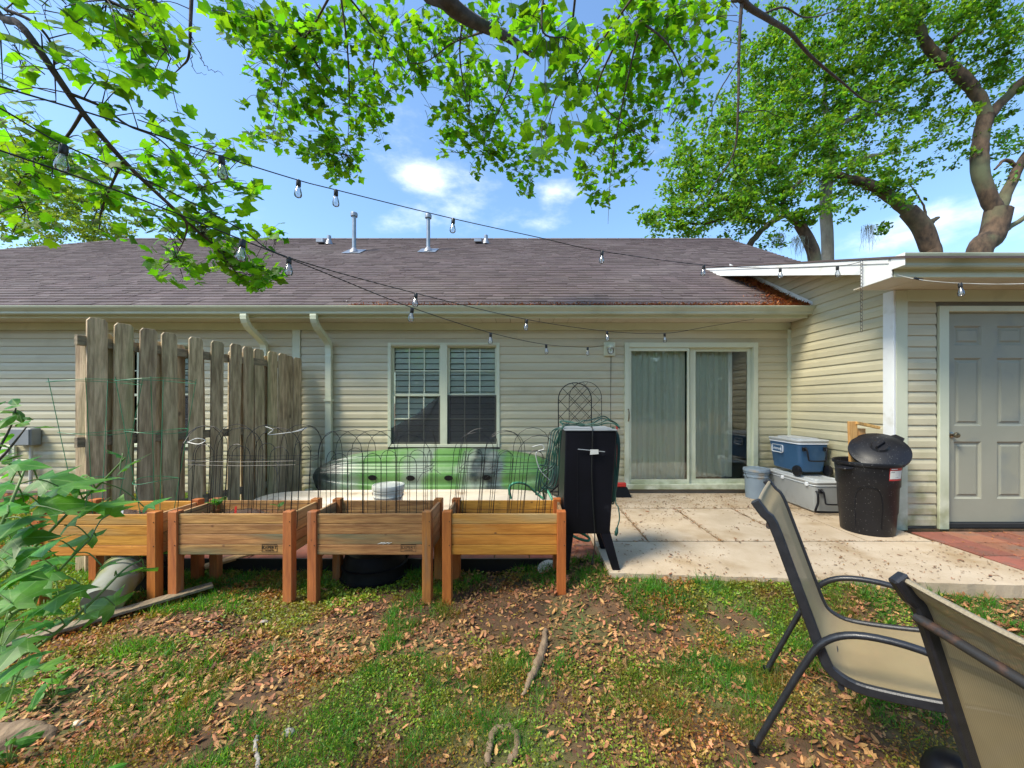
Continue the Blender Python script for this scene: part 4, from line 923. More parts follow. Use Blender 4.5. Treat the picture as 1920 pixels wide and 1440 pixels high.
# ------------------------------------------------------------------ black cabinet, cord, trellis, broom
def cabinet():
    t = thing('cabinet', 'tall black metal cabinet on splayed legs at the patio edge', 'cabinet', (.5, 3.0, 0))
    y0, y1 = 3.0, 3.45; z0, z1 = .27, 1.062
    def ring(z, a, b, ya, yb): return [(a, ya, z), (b, ya, z), (b, yb, z), (a, yb, z)]
    b = MB(); vs = ring(z0, .295, .655, y0 + .015, y1) + ring(z1, .312, .705, y0, y1 + .02)
    b.add(vs, [(3, 2, 1, 0), (4, 5, 6, 7), (0, 1, 5, 4), (1, 2, 6, 5), (2, 3, 7, 6), (3, 0, 4, 7)]).build('body', X['blackm'], t, bevel=.008)
    MB().box(.306, .711, y0 - .006, y1 + .026, z1 + .001, z1 + .012).build('top_edge', X['grey_box'], t, bevel=.003)
    for (a, b2, yy, dx) in ((.575, .655, y0 + .02, .075), (.30, .38, y0 + .02, -.045), (.575, .655, y1 - .05, .07), (.30, .38, y1 - .05, -.05)):
        MB().add([(a, yy, z0 + .03), (b2, yy, z0 + .03), (b2, yy + .05, z0 + .03), (a, yy + .05, z0 + .03), (a + dx + .02, yy - .03 if yy < 3.2 else yy + .03, -.0), (b2 + dx, yy - .03 if yy < 3.2 else yy + .03, 0), (b2 + dx, yy + .0 if yy < 3.2 else yy + .06, 0), (a + dx + .02, yy + .0 if yy < 3.2 else yy + .06, 0)],
                 [(3, 2, 1, 0), (4, 5, 6, 7), (0, 1, 5, 4), (1, 2, 6, 5), (2, 3, 7, 6), (3, 0, 4, 7)]).build('leg', X['blackm'], t, bevel=.004)
    MB().tube([(.405, y0 - .012, .925), (.61, y0 - .012, .905)], .004, 6).build('handle_bar', X['grey_box'], t)
    MB().add([(.40, y0 - .0005, .92), (.40, y0 + .004, .40), (.404, y0 + .004, .40), (.404, y0 - .0005, .92)], [(0, 1, 2, 3)]).build('seam', X['blackp'], t)
cabinet()
def cords():
    rr = random.Random(5)
    b = []
    # loops lying over the top and hanging down the left side
    for k in range(4):
        pts = []
        for i in range(9):
            u = i / 8; pts.append(Vector((.30 + .42 * u + rr.uniform(-.01, .01), 3.03 + .10 * math.sin(u * 5 + k) + .05 * k, 1.085 + .012 * k + rr.uniform(0, .02) + (.035 * math.sin(math.pi * max(0, (u - .55) / .45)) if u > .55 else 0))))
        b += pts if k % 2 == 0 else pts[::-1]
    for k in range(4):
        xo = .27 - .018 * k
        b += [Vector((.30, 3.06, 1.09)), Vector((xo, 3.03 + .03 * k, 1.05)), Vector((xo - .03, 3.05, .92)), Vector((xo - .05 + rr.uniform(-.03, .02), 3.04, .80)), Vector((xo - .11, 3.03, .72 + .02 * k)), Vector((xo - .13, 3.02, .66 - .03 * k)), Vector((xo - .05, 3.03, .62 + .015 * k)), Vector((xo - .01, 3.04, .74)), Vector((xo + .0, 3.05, .9)), Vector((.29, 3.06, 1.08))]
    hose(b, 'tangled dark green extension cord draped over the black cabinet', 'cord_g', .0052)
    b = []
    for k in range(3):
        b += [Vector((.69, 3.1, 1.085)), Vector((.722 + .006 * k, 3.08, 1.03)), Vector((.725 + .008 * k, 3.06, .9)), Vector((.71 + .004 * k, 3.05, .65)), Vector((.69, 3.04, .50 + .02 * k)), Vector((.668 + .01 * k, 3.03, .55)), Vector((.70, 3.05, .8)), Vector((.72, 3.08, 1.0))]
    b += [Vector((.70, 3.03, .55)), Vector((.715, 3.0, .48)), Vector((.72, 2.98, .40)), Vector((.70, 2.97, .335))]
    hose(b, 'dark cord loops hanging down the right side of the black cabinet', 'cord_g', .0048)
    MB().tube([(.70, 2.97, .335), (.694, 2.965, .30), (.688, 2.965, .275)], [.009, .014, .010], 8).build('cord_plug', X['cord_g'], None, label='green plug end hanging right of the cabinet', category='plug')
    hose([Vector((.515, 3.05, 1.09)), Vector((.516, 2.985, 1.075)), Vector((.513, 2.988, .90)), Vector((.51, 2.99, .75)), Vector((.522, 3.0, .5)), Vector((.535, 3.0, .28)), Vector((.53, 2.99, .17)), Vector((.516, 2.98, .09))], 'single black cord running down the cabinet front', 'cable', .0042)
    MB().tube([(.516, 2.98, .10), (.513, 2.98, .06), (.51, 2.98, .045)], [.006, .012, .008], 8).build('cord_plug', X['cable'], None, label='black plug at the end of the cord on the cabinet front', category='plug')
    MB().add([(.495, 2.975, .885), (.56, 2.975, .89), (.558, 2.973, .925), (.497, 2.973, .925)], [(0, 1, 2, 3)]).build('cord_tag', X['tagw'], None, solid=.001, label='white paper tag on the cord at the cabinet front', category='tag')
cords()
def trellis(cx, cy, top, wd, lab, r, seed):
    t = thing('trellis', lab, 'trellis', (cx, cy, 0), 'arched metal trellises behind the cabinet'); h0 = top - wd / 2
    arc = [Vector((cx - wd / 2, cy, .0)), Vector((cx - wd / 2, cy, h0 * .5)), Vector((cx - wd / 2, cy, h0))] + [Vector((cx - wd / 2 * math.cos(a), cy, h0 + wd / 2 * math.sin(a))) for a in np.linspace(.2, math.pi - .2, 12)] + [Vector((cx + wd / 2, cy, h0)), Vector((cx + wd / 2, cy, 0))]
    MB().tube(arc, r, 7).build('arch', X['wire_b'], t, smooth=60)
    st = wd * .46
    for s in (-1, 1):
        for k in range(-6, 4):
            x0 = -wd / 2; z0 = h0 - .06 + k * st * 1.0; p = (x0, z0); q = (wd / 2, z0 + wd * 1.05)
            pts = []
            for u in np.linspace(0, 1, 30):
                x = p[0] + (q[0] - p[0]) * u; z = p[1] + (q[1] - p[1]) * u
                if z < .1: continue
                if z > h0 and math.hypot(x, z - h0) > wd / 2: continue
                pts.append(Vector((cx + x * s, cy + .004 * s, z)))
            if len(pts) > 1: MB().tube([pts[0], pts[-1]], r * .6, 5).build('lattice_wire', X['wire_b'], t)
trellis(.69, 5.40, 1.555, .455, 'front arched metal trellis leaning on the wall behind the cabinet', .0075, 1)
trellis(.85, 5.50, 1.575, .455, 'rear thinner arched trellis offset to the right behind the cabinet', .0045, 2)
def broom():
    t = thing('broom', 'red handled push broom leaning on the wall left of the sliding door', 'broom', (1.25, 5.4, 0))
    MB().tube([(1.305, 5.53, .955), (1.30, 5.53, .93), (1.235, 5.36, .20)], .013, 10).build('handle', X['redp'], t, smooth=60)
    MB().tube([(1.307, 5.535, .965), (1.30, 5.53, .93)], .016, 10).build('grip', X['redp'], t, smooth=60)
    MB().box(1.17, 1.38, 5.32, 5.38, .13, .19).build('head', X['redp'], t, bevel=.01)
    MB().add([(1.16, 5.31, .13), (1.39, 5.31, .13), (1.39, 5.39, .13), (1.16, 5.39, .13), (1.12, 5.28, .002), (1.44, 5.28, .002), (1.44, 5.42, .002), (1.12, 5.42, .002)], [(0, 1, 2, 3), (7, 6, 5, 4), (0, 4, 5, 1), (1, 5, 6, 2), (2, 6, 7, 3), (3, 7, 4, 0)]).build('bristles', X['tubp'], t)
broom()

# ------------------------------------------------------------------ coolers, bucket, trash can
bucket('bucket', 'blue grey plastic bucket standing right of the sliding door', (3.13, 5.30, 0), .150, .385, 'greyb', 'greyb')
def rbox(x0, x1, y0, y1, z0, z1, taper=.03, r=.05, seg=4):
    b = MB(); vs = []; rows = []
    def ring(z, ins, rr):
        out = []
        for (cx, cy, a0) in ((x1 - ins - rr, y1 - ins - rr, 0), (x0 + ins + rr, y1 - ins - rr, 90), (x0 + ins + rr, y0 + ins + rr, 180), (x1 - ins - rr, y0 + ins + rr, 270)):
            for k in range(seg + 1): a = R(a0 + 90 * k / seg); out.append((cx + math.cos(a) * rr, cy + math.sin(a) * rr, z))
        return out
    prof = [(z0, taper + .02, r), (z0 + .015, taper + .004, r), (z1 - .01, .0, r), (z1, .006, r)]
    for (z, i, rr) in prof: vs += ring(z, i, rr)
    m = 4 * (seg + 1); fs = [(k * m + i, k * m + (i + 1) % m, (k + 1) * m + (i + 1) % m, (k + 1) * m + i) for k in range(len(prof) - 1) for i in range(m)] + [tuple(range(m - 1, -1, -1)), tuple((len(prof) - 1) * m + i for i in range(m))]
    return b.add(vs, fs)
def cooler(name, lab, x0, x1, y0, y1, z0, z1, shell, lid, wheels=False, logo=False):
    t = thing(name, lab, 'cooler', ((x0 + x1) / 2, y0, z0), 'coolers stacked against the wing wall'); lh = .055
    zb = z0 + (.045 if wheels else .01)
    rbox(x0 + .012, x1 - .012, y0 + .012, y1 - .012, zb, z1 - lh).build('shell', X[shell], t, smooth=35)
    rbox(x0 + .004, x1 - .004, y0 + .004, y1 - .004, z1 - lh, z1 - lh + .014, 0).build('rim', X['logo_w' if wheels else 'lidg'], t, smooth=35)
    l = rbox(x0, x1, y0, y1, z1 - lh + .014, z1, -.0).build('lid', X[lid], t, smooth=35)
    rbox(x0 + .08, x1 - .08, y0 + .08, y1 - .08, z1 - .001, z1 + .006, 0, .03).build('lid_panel', X[lid], l, smooth=35)
    w = (x1 - x0); xm = (x0 + x1) / 2; zt = z1 - lh
    hw = w * .32
    MB().tube(catmull([(xm - hw, y0 - .004, zt - .04), (xm - hw + .01, y0 - .03, zt - .06), (xm - hw + .02, y0 - .04, zt - .16), (xm - hw + .045, y0 - .04, zt - .19), (xm + hw - .045, y0 - .04, zt - .19), (xm + hw - .02, y0 - .04, zt - .16), (xm + hw - .01, y0 - .03, zt - .06), (xm + hw, y0 - .004, zt - .04)], 3), .009, 8).build('swing_handle', X['blackp'], t, smooth=60)
    for s in (-1, 1): MB().box(xm + s * hw - .022, xm + s * hw + .022, y0 - .012, y0 + .02, zt - .075, zt - .03).build('handle_mount', X['blackp'], t, bevel=.004)
    if wheels:
        for s in (-1, 1):
            MB().lathe([(.0, -.028), (.045, -.028), (.062, -.02), (.066, 0), (.062, .02), (.045, .028), (.03, .022), (0, .02)], (xm + s * (w / 2 - .012), y0 + .045, z0 + .066), 24, axis=Matrix.Rotation(R(90), 3, 'Y')).build('wheel', X['blackp'], t, smooth=30)
    if logo:
        lx = x0 + .010; yc = (y0 + y1) / 2 + .1; zc = zt - .085
        pl = MB().box(lx - .004, lx + .001, yc - .105, yc + .105, zc - .05, zc + .05).build('badge', X['logo_w'], t, bevel=.012)
        MB().box(lx - .0055, lx - .003, yc - .095, yc + .095, zc - .04, zc + .04).build('badge_field', X['coolb'], pl, bevel=.001)
        me = text_mesh('Coleman', .052); me.materials.append(X['logo_w']); q = link(me, 'lettering', pl, (lx - .0062, yc + .022, zc)); q.rotation_euler = (R(90), 0, R(-90))
        MB().box(lx - .0065, lx - .0055, yc - .085, yc - .066, zc - .026, zc + .010).build('lantern_mark', X['logo_w'], pl, bevel=.0003)
        MB().box(lx - .0065, lx - .0055, yc - .081, yc - .070, zc + .014, zc + .028).build('lantern_mark', X['logo_w'], pl, bevel=.0003)
    else:
        for yy in (y0 + .12, y0 + .55, y1 - .1): MB().box(x0 - .012, x0 + .01, yy - .02, yy + .02, zt - .012, zt + .03).build('latch', X['logo_w'], t, bevel=.004)
        MB().tube(catmull([(x0 + .02, y0 - .004, zt - .05), (x0 + .02, y0 - .03, zt - .08), (x0 + .02, y0 - .03, z0 + .14), (x0 - .0, y0 - .03, z0 + .08), (x0 + .03, y0 - .02, z0 + .04), (x1 - .06, y0 - .02, z0 + .035)], 3), .012, 8).build('tow_handle', X['blackp'], t, smooth=60)
    return t
cooler('cooler', 'large pale grey cooler lying on the patio under the blue one', 3.30, 3.73, 4.47, 5.45, 0, .375, 'coolg', 'lidg')
cooler('cooler', 'blue wheeled cooler with pale lid on top of the grey cooler', 3.31, 3.71, 4.74, 5.36, .383, .825, 'coolb', 'lidg', True, True)
def trash():
    c = Vector((3.43, 3.93, 0)); t = thing('trash_can', 'black plastic trash can by the white corner board', 'trash can', c)
    pr = [(0, .012), (.19, .012), (.208, .0), (.213, .012), (.225, .20), (.232, .22), (.240, .46), (.250, .475), (.252, .60), (.262, .665), (.275, .67), (.279, .69), (.275, .705), (.264, .70), (.255, .66), (.20, .05), (0, .05)]
    MB().lathe(pr, c, 48).build('body', X['trashp'], t, smooth=35)
    for s in (-1, 1):
        a = R(12) if s > 0 else R(192); d = Vector((math.cos(a), math.sin(a), 0)) ; n = Vector((-d.y, d.x, 0))
        q = c + Vector((0, 0, .655))
        MB().add([q + d * .262 - n * .075, q + d * .262 + n * .075, q + d * .335 + n * .05 - Vector((0, 0, .012)), q + d * .335 - n * .05 - Vector((0, 0, .012))] + [v + Vector((0, 0, -.028)) for v in (q + d * .262 - n * .075, q + d * .262 + n * .075, q + d * .335 + n * .05, q + d * .335 - n * .05)],
                 [(0, 1, 2, 3), (7, 6, 5, 4), (0, 4, 5, 1), (1, 5, 6, 2), (2, 6, 7, 3), (3, 7, 4, 0)]).build('handle', X['blackp'], t, bevel=.008)
    # arch moulded into the side facing the lawn
    def on(a, z, off=.002):
        r = np.interp(z, [.012, .20, .22, .46, .475, .60, .665], [.213, .225, .232, .240, .250, .252, .262]) + off; return c + Vector((math.cos(a) * r, math.sin(a) * r, z))
    a0 = R(-128); pts = [on(a0 - .45, .08), on(a0 - .45, .30), on(a0 - .36, .42), on(a0 - .15, .47), on(a0 + .15, .47), on(a0 + .36, .42), on(a0 + .45, .30), on(a0 + .45, .08)]
    MB().tube(catmull(pts, 4), .004, 5).build('moulded_arch', X['blackp'], t, smooth=60)
    # label
    def patch(nm, a1, a2, z1, z2, m, off): return MB().grid(lambda u, v: on(a1 + (a2 - a1) * u, z1 + (z2 - z1) * v, off), 6, 1).build(nm, X[m], lab)
    lab = MB().grid(lambda u, v: on(R(-93) + R(34) * u, .545 + .125 * v, .003), 8, 2).build('label_sticker', X['label_r'], t)
    patch('label_field', R(-92), R(-60), .562, .64, 'tagw', .0045)
    patch('label_mark', R(-91), R(-83), .590, .606, 'label_b', .0055); patch('label_mark', R(-90), R(-82), .622, .630, 'label_k', .0055)
    for k in range(3): patch('label_mark', R(-79), R(-70), .575 + k * .018, .580 + k * .018, 'label_k', .0055)
    patch('label_mark', R(-66), R(-62), .58, .60, 'label_r', .0055); patch('label_mark', R(-90), R(-76), .652, .660, 'tagw', .0045)
    return c
tcn = trash()
def can_lid():
    q = Matrix.Rotation(R(8), 3, 'Z') @ Matrix.Rotation(R(-30), 3, 'Y') @ Matrix.Rotation(R(30), 3, 'X')
    c = Vector((3.50, 3.87, .82)); t = thing('loose_lid', 'domed black trash can lid resting tilted in the can', 'lid', c)
    MB().lathe([(0, .055), (.06, .055), (.075, .035), (.14, .028), (.20, .006), (.228, -.012), (.238, -.014), (.24, -.03), (.232, -.03), (.215, -.012), (0, .02)], c, 40, axis=q).build('dome', X['trashp'], t, smooth=35)
    MB().tube([c + q @ Vector(p) for p in ((-.05, 0, .054), (-.045, 0, .075), (.045, 0, .075), (.05, 0, .054))], .010, 8).build('grip', X['blackp'], t, smooth=50)
    h = MB()
    for s in (1,): h.add([c + q @ (Vector(v) - Vector((.035, 0, 0))) for v in ((.26, -.06, -.014), (.26, .06, -.014), (.32, .04, -.02), (.32, -.04, -.02), (.26, -.06, -.034), (.26, .06, -.034), (.32, .04, -.036), (.32, -.04, -.036))], [(0, 1, 2, 3), (7, 6, 5, 4), (0, 4, 5, 1), (1, 5, 6, 2), (2, 6, 7, 3), (3, 7, 4, 0)])
    h.build('tab', X['blackp'], t, bevel=.006)
can_lid()
for (a, b_, w1, w2, lab) in (((3.42, 4.06, .30), (3.415, 4.09, 1.085), .085, .03, 'tall split board standing in the trash can'), ((3.50, 4.08, .35), (3.52, 4.11, 1.01), .075, .04, 'shorter split board behind the tall one in the trash can'), ((3.44, 4.06, 1.07), (3.67, 4.06, 1.02), .03, .035, 'short crosspiece nailed on top of the split boards in the can')):
    MB().bar(a, b_, w1, w2, up=(0, 1, 0)).build('scrap_wood', X['scrap'], None, bevel=.003, label=lab, category='wood')

# ------------------------------------------------------------------ chairs
def chair():
    "local: x forward, y across (0..W), z up"
    t = thing('patio_chair', 'tan sling patio chair seen from its side on the leaf strewn lawn', 'chair', (0, 0, 0), 'sling patio chairs at the right'); Wd = .53
    rail = [(.00, 1.015), (.035, .965), (.065, .93), (.13, .74), (.20, .53), (.228, .45), (.255, .405), (.32, .378), (.42, .385), (.54, .405), (.66, .43), (.735, .435), (.775, .415), (.79, .39)]
    pr = catmull([Vector((a, 0, b)) for a, b in rail], 3)
    def ribbon(y, m):
        b = MB(); vs = []; n = len(pr)
        for i, p in enumerate(pr):
            d = (pr[min(i + 1, n - 1)] - pr[max(i - 1, 0)]).normalized(); nn = Vector((-d.z, 0, d.x))
            for (s, q) in ((-1, -1), (1, -1), (1, 1), (-1, 1)): vs.append(p + Vector((0, y, 0)) + nn * s * .0185 + Vector((0, q * .0125, 0)))
        fs = [(i * 4 + k, i * 4 + (k + 1) % 4, (i + 1) * 4 + (k + 1) % 4, (i + 1) * 4 + k) for i in range(n - 1) for k in range(4)] + [(3, 2, 1, 0), tuple((n - 1) * 4 + k for k in range(4))]
        return b.add(vs, fs).build('side_rail', X['chair'], t, bevel=.005)
    for y in (0, Wd):
        ribbon(y, 0)
        yo = -.022 if y == 0 else Wd + .022
        arm = catmull([Vector(p) for p in ((0, yo, 0), (.095, yo, .235), (.18, yo, .435), (.235, yo, .525), (.32, yo, .575), (.45, yo, .587), (.60, yo, .565), (.70, yo, .54), (.76, yo, .50), (.785, yo, .42), (.80, yo, .2), (.82, yo, 0))], 4)
        MB().tube(arm, .0155, 10, flat=.8).build('arm_frame', X['chair'], t, smooth=60)
        for q in ((0, yo, 0), (.82, yo, 0)): MB().tube([Vector(q) + Vector((0, 0, -.01)), Vector(q) + Vector((0, 0, .02))], .018, 10).build('foot', X['tubp'], t)
    for (x, z, m) in ((.13, .66, 'rustc'), (.30, .352, 'chair'), (.72, .41, 'chair')):
        pass
    MB().tube([(.050, 0, .915), (.040, Wd * .5, .90), (.050, Wd, .915)], .0115, 8).build('back_bar', X['rustc'], t, smooth=60, label='slightly rusted cross bar')
    MB().tube([(.28, 0, .355), (.28, Wd, .355)], .011, 8).build('cross_bar', X['chair'], t, smooth=60); MB().tube([(.73, 0, .395), (.73, Wd, .395)], .011, 8).build('cross_bar', X['chair'], t, smooth=60)
    n = len(pr); first = 1
    def fab(u, v):
        i = first + u * (n - 1 - first); k = min(int(i), n - 2); f = i - k; p = pr[k] * (1 - f) + pr[k + 1] * f; d = (pr[k + 1] - pr[k]).normalized(); nn = Vector((-d.z, 0, d.x))
        if nn.x > 0 and nn.z < 0: nn = -nn
        sag = .03 * math.sin(math.pi * v); crown = .0
        return p + Vector((0, .012 + v * (Wd - .024), 0)) - (Vector((-1, 0, -.2)).normalized() * -sag * 1 if False else Vector((.6, 0, .8)) * sag * (.5 + .5 * math.sin(math.pi * u))) + Vector((.5, 0, .5)) * .010
    MB().grid(fab, 44, 14).build('sling', X['sling'], t, smooth=60, origin=(0, 0, 0))
    for (u0, nm) in ((0.0, 'hem'), (1.0, 'hem')):
        MB().tube([fab(u0, v) for v in np.linspace(0, 1, 9)], .007, 6).build(nm, X['slinghem'], t, smooth=60)
    return t
ch = chair()
u = Vector((.809, -.588, 0)); 
ch2 = dup(ch)
ch.location = (.956, 1.63, -.14); ch.rotation_euler.z = math.atan2(-.588, .809)
ch2.location = (.905, .405, -.148); ch2.rotation_euler.z = R(2)
ch2['label'] = 'nearest tan sling chair seen from behind at the right edge'
ch2['group'] = 'sling patio chairs at the right'
# the near chair's left rail is at y = .405 + .53
pp = P(1783, 1432, 1.47)
MB().lathe([(.088, -.03), (.092, 0), (.090, .02), (.083, .05), (.066, .078), (.04, .094), (0, .10)], (pp.x + .01, pp.y, float(gz(pp.x, pp.y)) + .02), 28, axis=Matrix.Rotation(R(12), 3, 'Y')).build('upturned_bowl', X['blackp'], None, smooth=35, label='rounded black upturned bowl on the grass below the nearest chair', category='bowl')

# ------------------------------------------------------------------ string lights
def bulb_proto():
    t = MB().lathe([(.0, .0), (.012, .002), (.0145, -.01), (.0145, -.036), (.012, -.04), (0, -.04)], (0, 0, 0), 12).build('socket', X['socket'], None, smooth=35, origin=(0, 0, 0))
    g = MB().lathe([(.010, -.036), (.012, -.046), (.018, -.062), (.0225, -.082), (.023, -.094), (.019, -.104), (.010, -.110), (0, -.111)], (0, 0, 0), 16).build('glass', X['bulb'], t, smooth=60, origin=(0, 0, 0))
    f = MB()
    for k in range(4): f.tube([(.003 * math.cos(k * 1.57), .003 * math.sin(k * 1.57), -.045), (.007 * math.cos(k * 1.57), .007 * math.sin(k * 1.57), -.088)], .0005, 4)
    f.build('filament', X['filament'], t, origin=(0, 0, 0)); return t
BP = bulb_proto(); used = [False]
def string_lights(lab, pts, bulbs, mat='cable', r=.0032):
    "pts: (px,py,D); bulbs: px positions of the sockets"
    W3 = [P(*p) for p in pts]; t = thing('string_lights', lab, 'string lights', W3[0], 'cafe string lights over the yard')
    sm = catmull(W3, 8); MB().tube(sm, r, 6).build('cable', X[mat], t, smooth=60)
    for bx in bulbs:
        best = min(sm, key=lambda q: abs(CX + q.x / q.y * F - bx))
        o = BP if not used[0] else dup(BP); used[0] = True
        o.parent = t; o.name = 'bulb' if o is BP else o.name; o.location = best - W3[0] + Vector((0, 0, -.001)); o.rotation_euler = (random.uniform(-.12, .12), random.uniform(-.12, .12), random.random() * 6)
        for c in o.children: c.location = (0, 0, 0)
BP.name = 'bulb'
string_lights('uppermost light string crossing the sky to the wing roof chain', [(-120, 125, 1.25), (0, 162, 1.35), (200, 222, 1.6), (415, 293, 1.95), (560, 338, 2.5), (630, 356, 2.7), (850, 410, 3.0), (1000, 443, 3.3), (1129, 471, 3.55), (1320, 497, 4.0), (1463, 503, 4.2), (1570, 499, 4.0), (1614, 491, 3.86)], [415, 560, 630, 850, 1129, 1320, 1463, 1570])
string_lights('middle light string ending under the soffit above the sliding door', [(-120, 150, 1.3), (0, 203, 1.42), (120, 272, 1.62), (300, 350, 1.85), (455, 432, 2.1), (542, 483, 2.35), (780, 550, 3.1), (988, 599, 3.9), (1138, 621, 4.5), (1246, 625, 4.8), (1335, 611, 5.0), (1414, 598, 5.2)], [120, 542, 780, 988, 1138, 1246])
string_lights('lowest light string ending at the wall lamp', [(-120, 240, 1.2), (0, 282, 1.35), (240, 365, 1.6), (455, 450, 1.95), (600, 508, 2.4), (773, 577, 3.0), (920, 624, 3.8), (1024, 646, 4.5), (1102, 651, 5.1), (1134, 647, 5.45)], [455, 773, 920, 1024, 1102])
string_lights('pale light string in front of the gutter above the grey door', [(1678, 514, 3.58), (1722, 524, 3.4), (1800, 531, 3.25), (1920, 532, 3.1), (2100, 520, 2.9)], [1800], 'cable_w')
p = P(1720, 523, 3.40)
MB().bar(p + Vector((-.03, 0, .008)), p + Vector((.05, 0, -.008)), .012, .018).build('cable_clip', X['blackp'], None, bevel=.003, label='black clip on the pale light string above the door', category='clip')
def chain():
    t = thing('hanging_chain', 'rusty chain hanging from the rake board by the wing corner', 'chain', (3.33, 3.86, 2.7)); x, y = 3.315, 3.86; zt = ZC + (CY - 488) / F * y; zb = ZC + (CY - 622) / F * y; n = 22; st = (zt - zb) / n; first = None
    for k in range(n):
        zc = zt - (k + .5) * st; hh = st * .62
        if k < 2:
            ax = Vector((1, 0, 0)) if k == 0 else Vector((0, 1, 0))
            o = MB().tube([ax * math.cos(a) * .012 + Vector((0, 0, math.sin(a) * hh)) for a in np.linspace(0, 2 * math.pi, 13)[:-1]], .0019, 5, closed=True).build('link', X['rustc'], t, smooth=60, origin=(0, 0, 0)); first = first or []; first.append(o)
        else: o = dup(first[k % 2])
        o.location = Vector((x, y, zc)) - wloc(t)
chain()

# ------------------------------------------------------------------ leaf templates
def leaf_template(half, fold=.22, curl=.15, c=(0, .42)):
    pts = [(x, y) for x, y in half] + [(-x, y) for x, y in reversed(half) if abs(x) > 1e-6]
    V = [(c[0], c[1], 0)] + [(x, y, -fold * abs(x) - curl * (y - .4) ** 2) for x, y in pts]; n = len(pts)
    return np.array(V), np.array([(0, i + 1, (i + 1) % n + 1) for i in range(n)])
TUL = leaf_template([(0, 0), (.20, -.06), (.50, .06), (.36, .26), (.40, .40), (.48, .78), (.22, .74), (0, .70)])
TUL2 = leaf_template([(0, 0), (.24, -.04), (.56, .20), (.33, .34), (.45, .62), (.27, .66), (.20, .92), (0, .82)], .1, .3)
PALM = leaf_template([(0, 0), (.18, -.10), (.52, -.06), (.27, .16), (.72, .44), (.30, .40), (.30, .52), (.0, 1.12)], .18, .25, (0, .25))
OVAL = leaf_template([(0, 0), (.13, .15), (.2, .4), (.15, .75), (0, 1)], .5, .5, (0, .5))
OVALF = leaf_template([(0, 0), (.17, .2), (.2, .5), (.12, .8), (0, 1)], -.35, -.4, (0, .5))
OAKL = leaf_template([(0, 0), (.08, .12), (.26, .22), (.12, .34), (.36, .48), (.14, .58), (.30, .78), (.1, .82), (0, 1)], .3, -.5, (0, .5))
QUAD = (np.array([(-.28, 0, 0), (0, -.5, .04), (.28, 0, 0), (0, .5, .04)]), np.array([(0, 1, 2), (0, 2, 3)]))
def tmesh(name, T, mat):
    me = bpy.data.meshes.new(name); me.from_pydata(T[0].tolist(), [], T[1].tolist()); me.materials.append(mat); return me
def place_leaves(tree, recs, T, mat, ncap, pname='leaf', sname='leaves'):
    "recs: array rows x,y,z,nx,ny,nz,spin,size ; the ones showing largest become parts, the rest one stuff part"
    recs = np.array(recs); d = np.maximum(recs[:, 1], .3); px = CX + recs[:, 0] / d * F; py = CY - (recs[:, 2] - ZC) / d * F
    inside = (px > 0) & (px < 1920) & (py > 0) & (py < 1440) & (recs[:, 1] > .3)
    key = np.where(inside, recs[:, 7] / d, 0); order = np.argsort(-key); big = order[:ncap]; rest = order[ncap:]
    me = tmesh(pname, T, mat); base = wloc(tree)
    Rm = frames(recs[:, 3:6], recs[:, 6], recs[:, 7])
    for i in big:
        o = bpy.data.objects.new(pname, me); COL.objects.link(o); o.parent = tree
        m = Matrix(Rm[i].tolist()).to_4x4(); m.translation = Vector(recs[i, :3]) - base; o.matrix_local = m
    if len(rest):
        me2 = bulk_mesh(sname, T[0], T[1], Rm[rest], recs[rest, :3] - np.array(base)); me2.materials.append(mat)
        o = bpy.data.objects.new(sname, me2); COL.objects.link(o); o.parent = tree; o['kind'] = 'stuff'

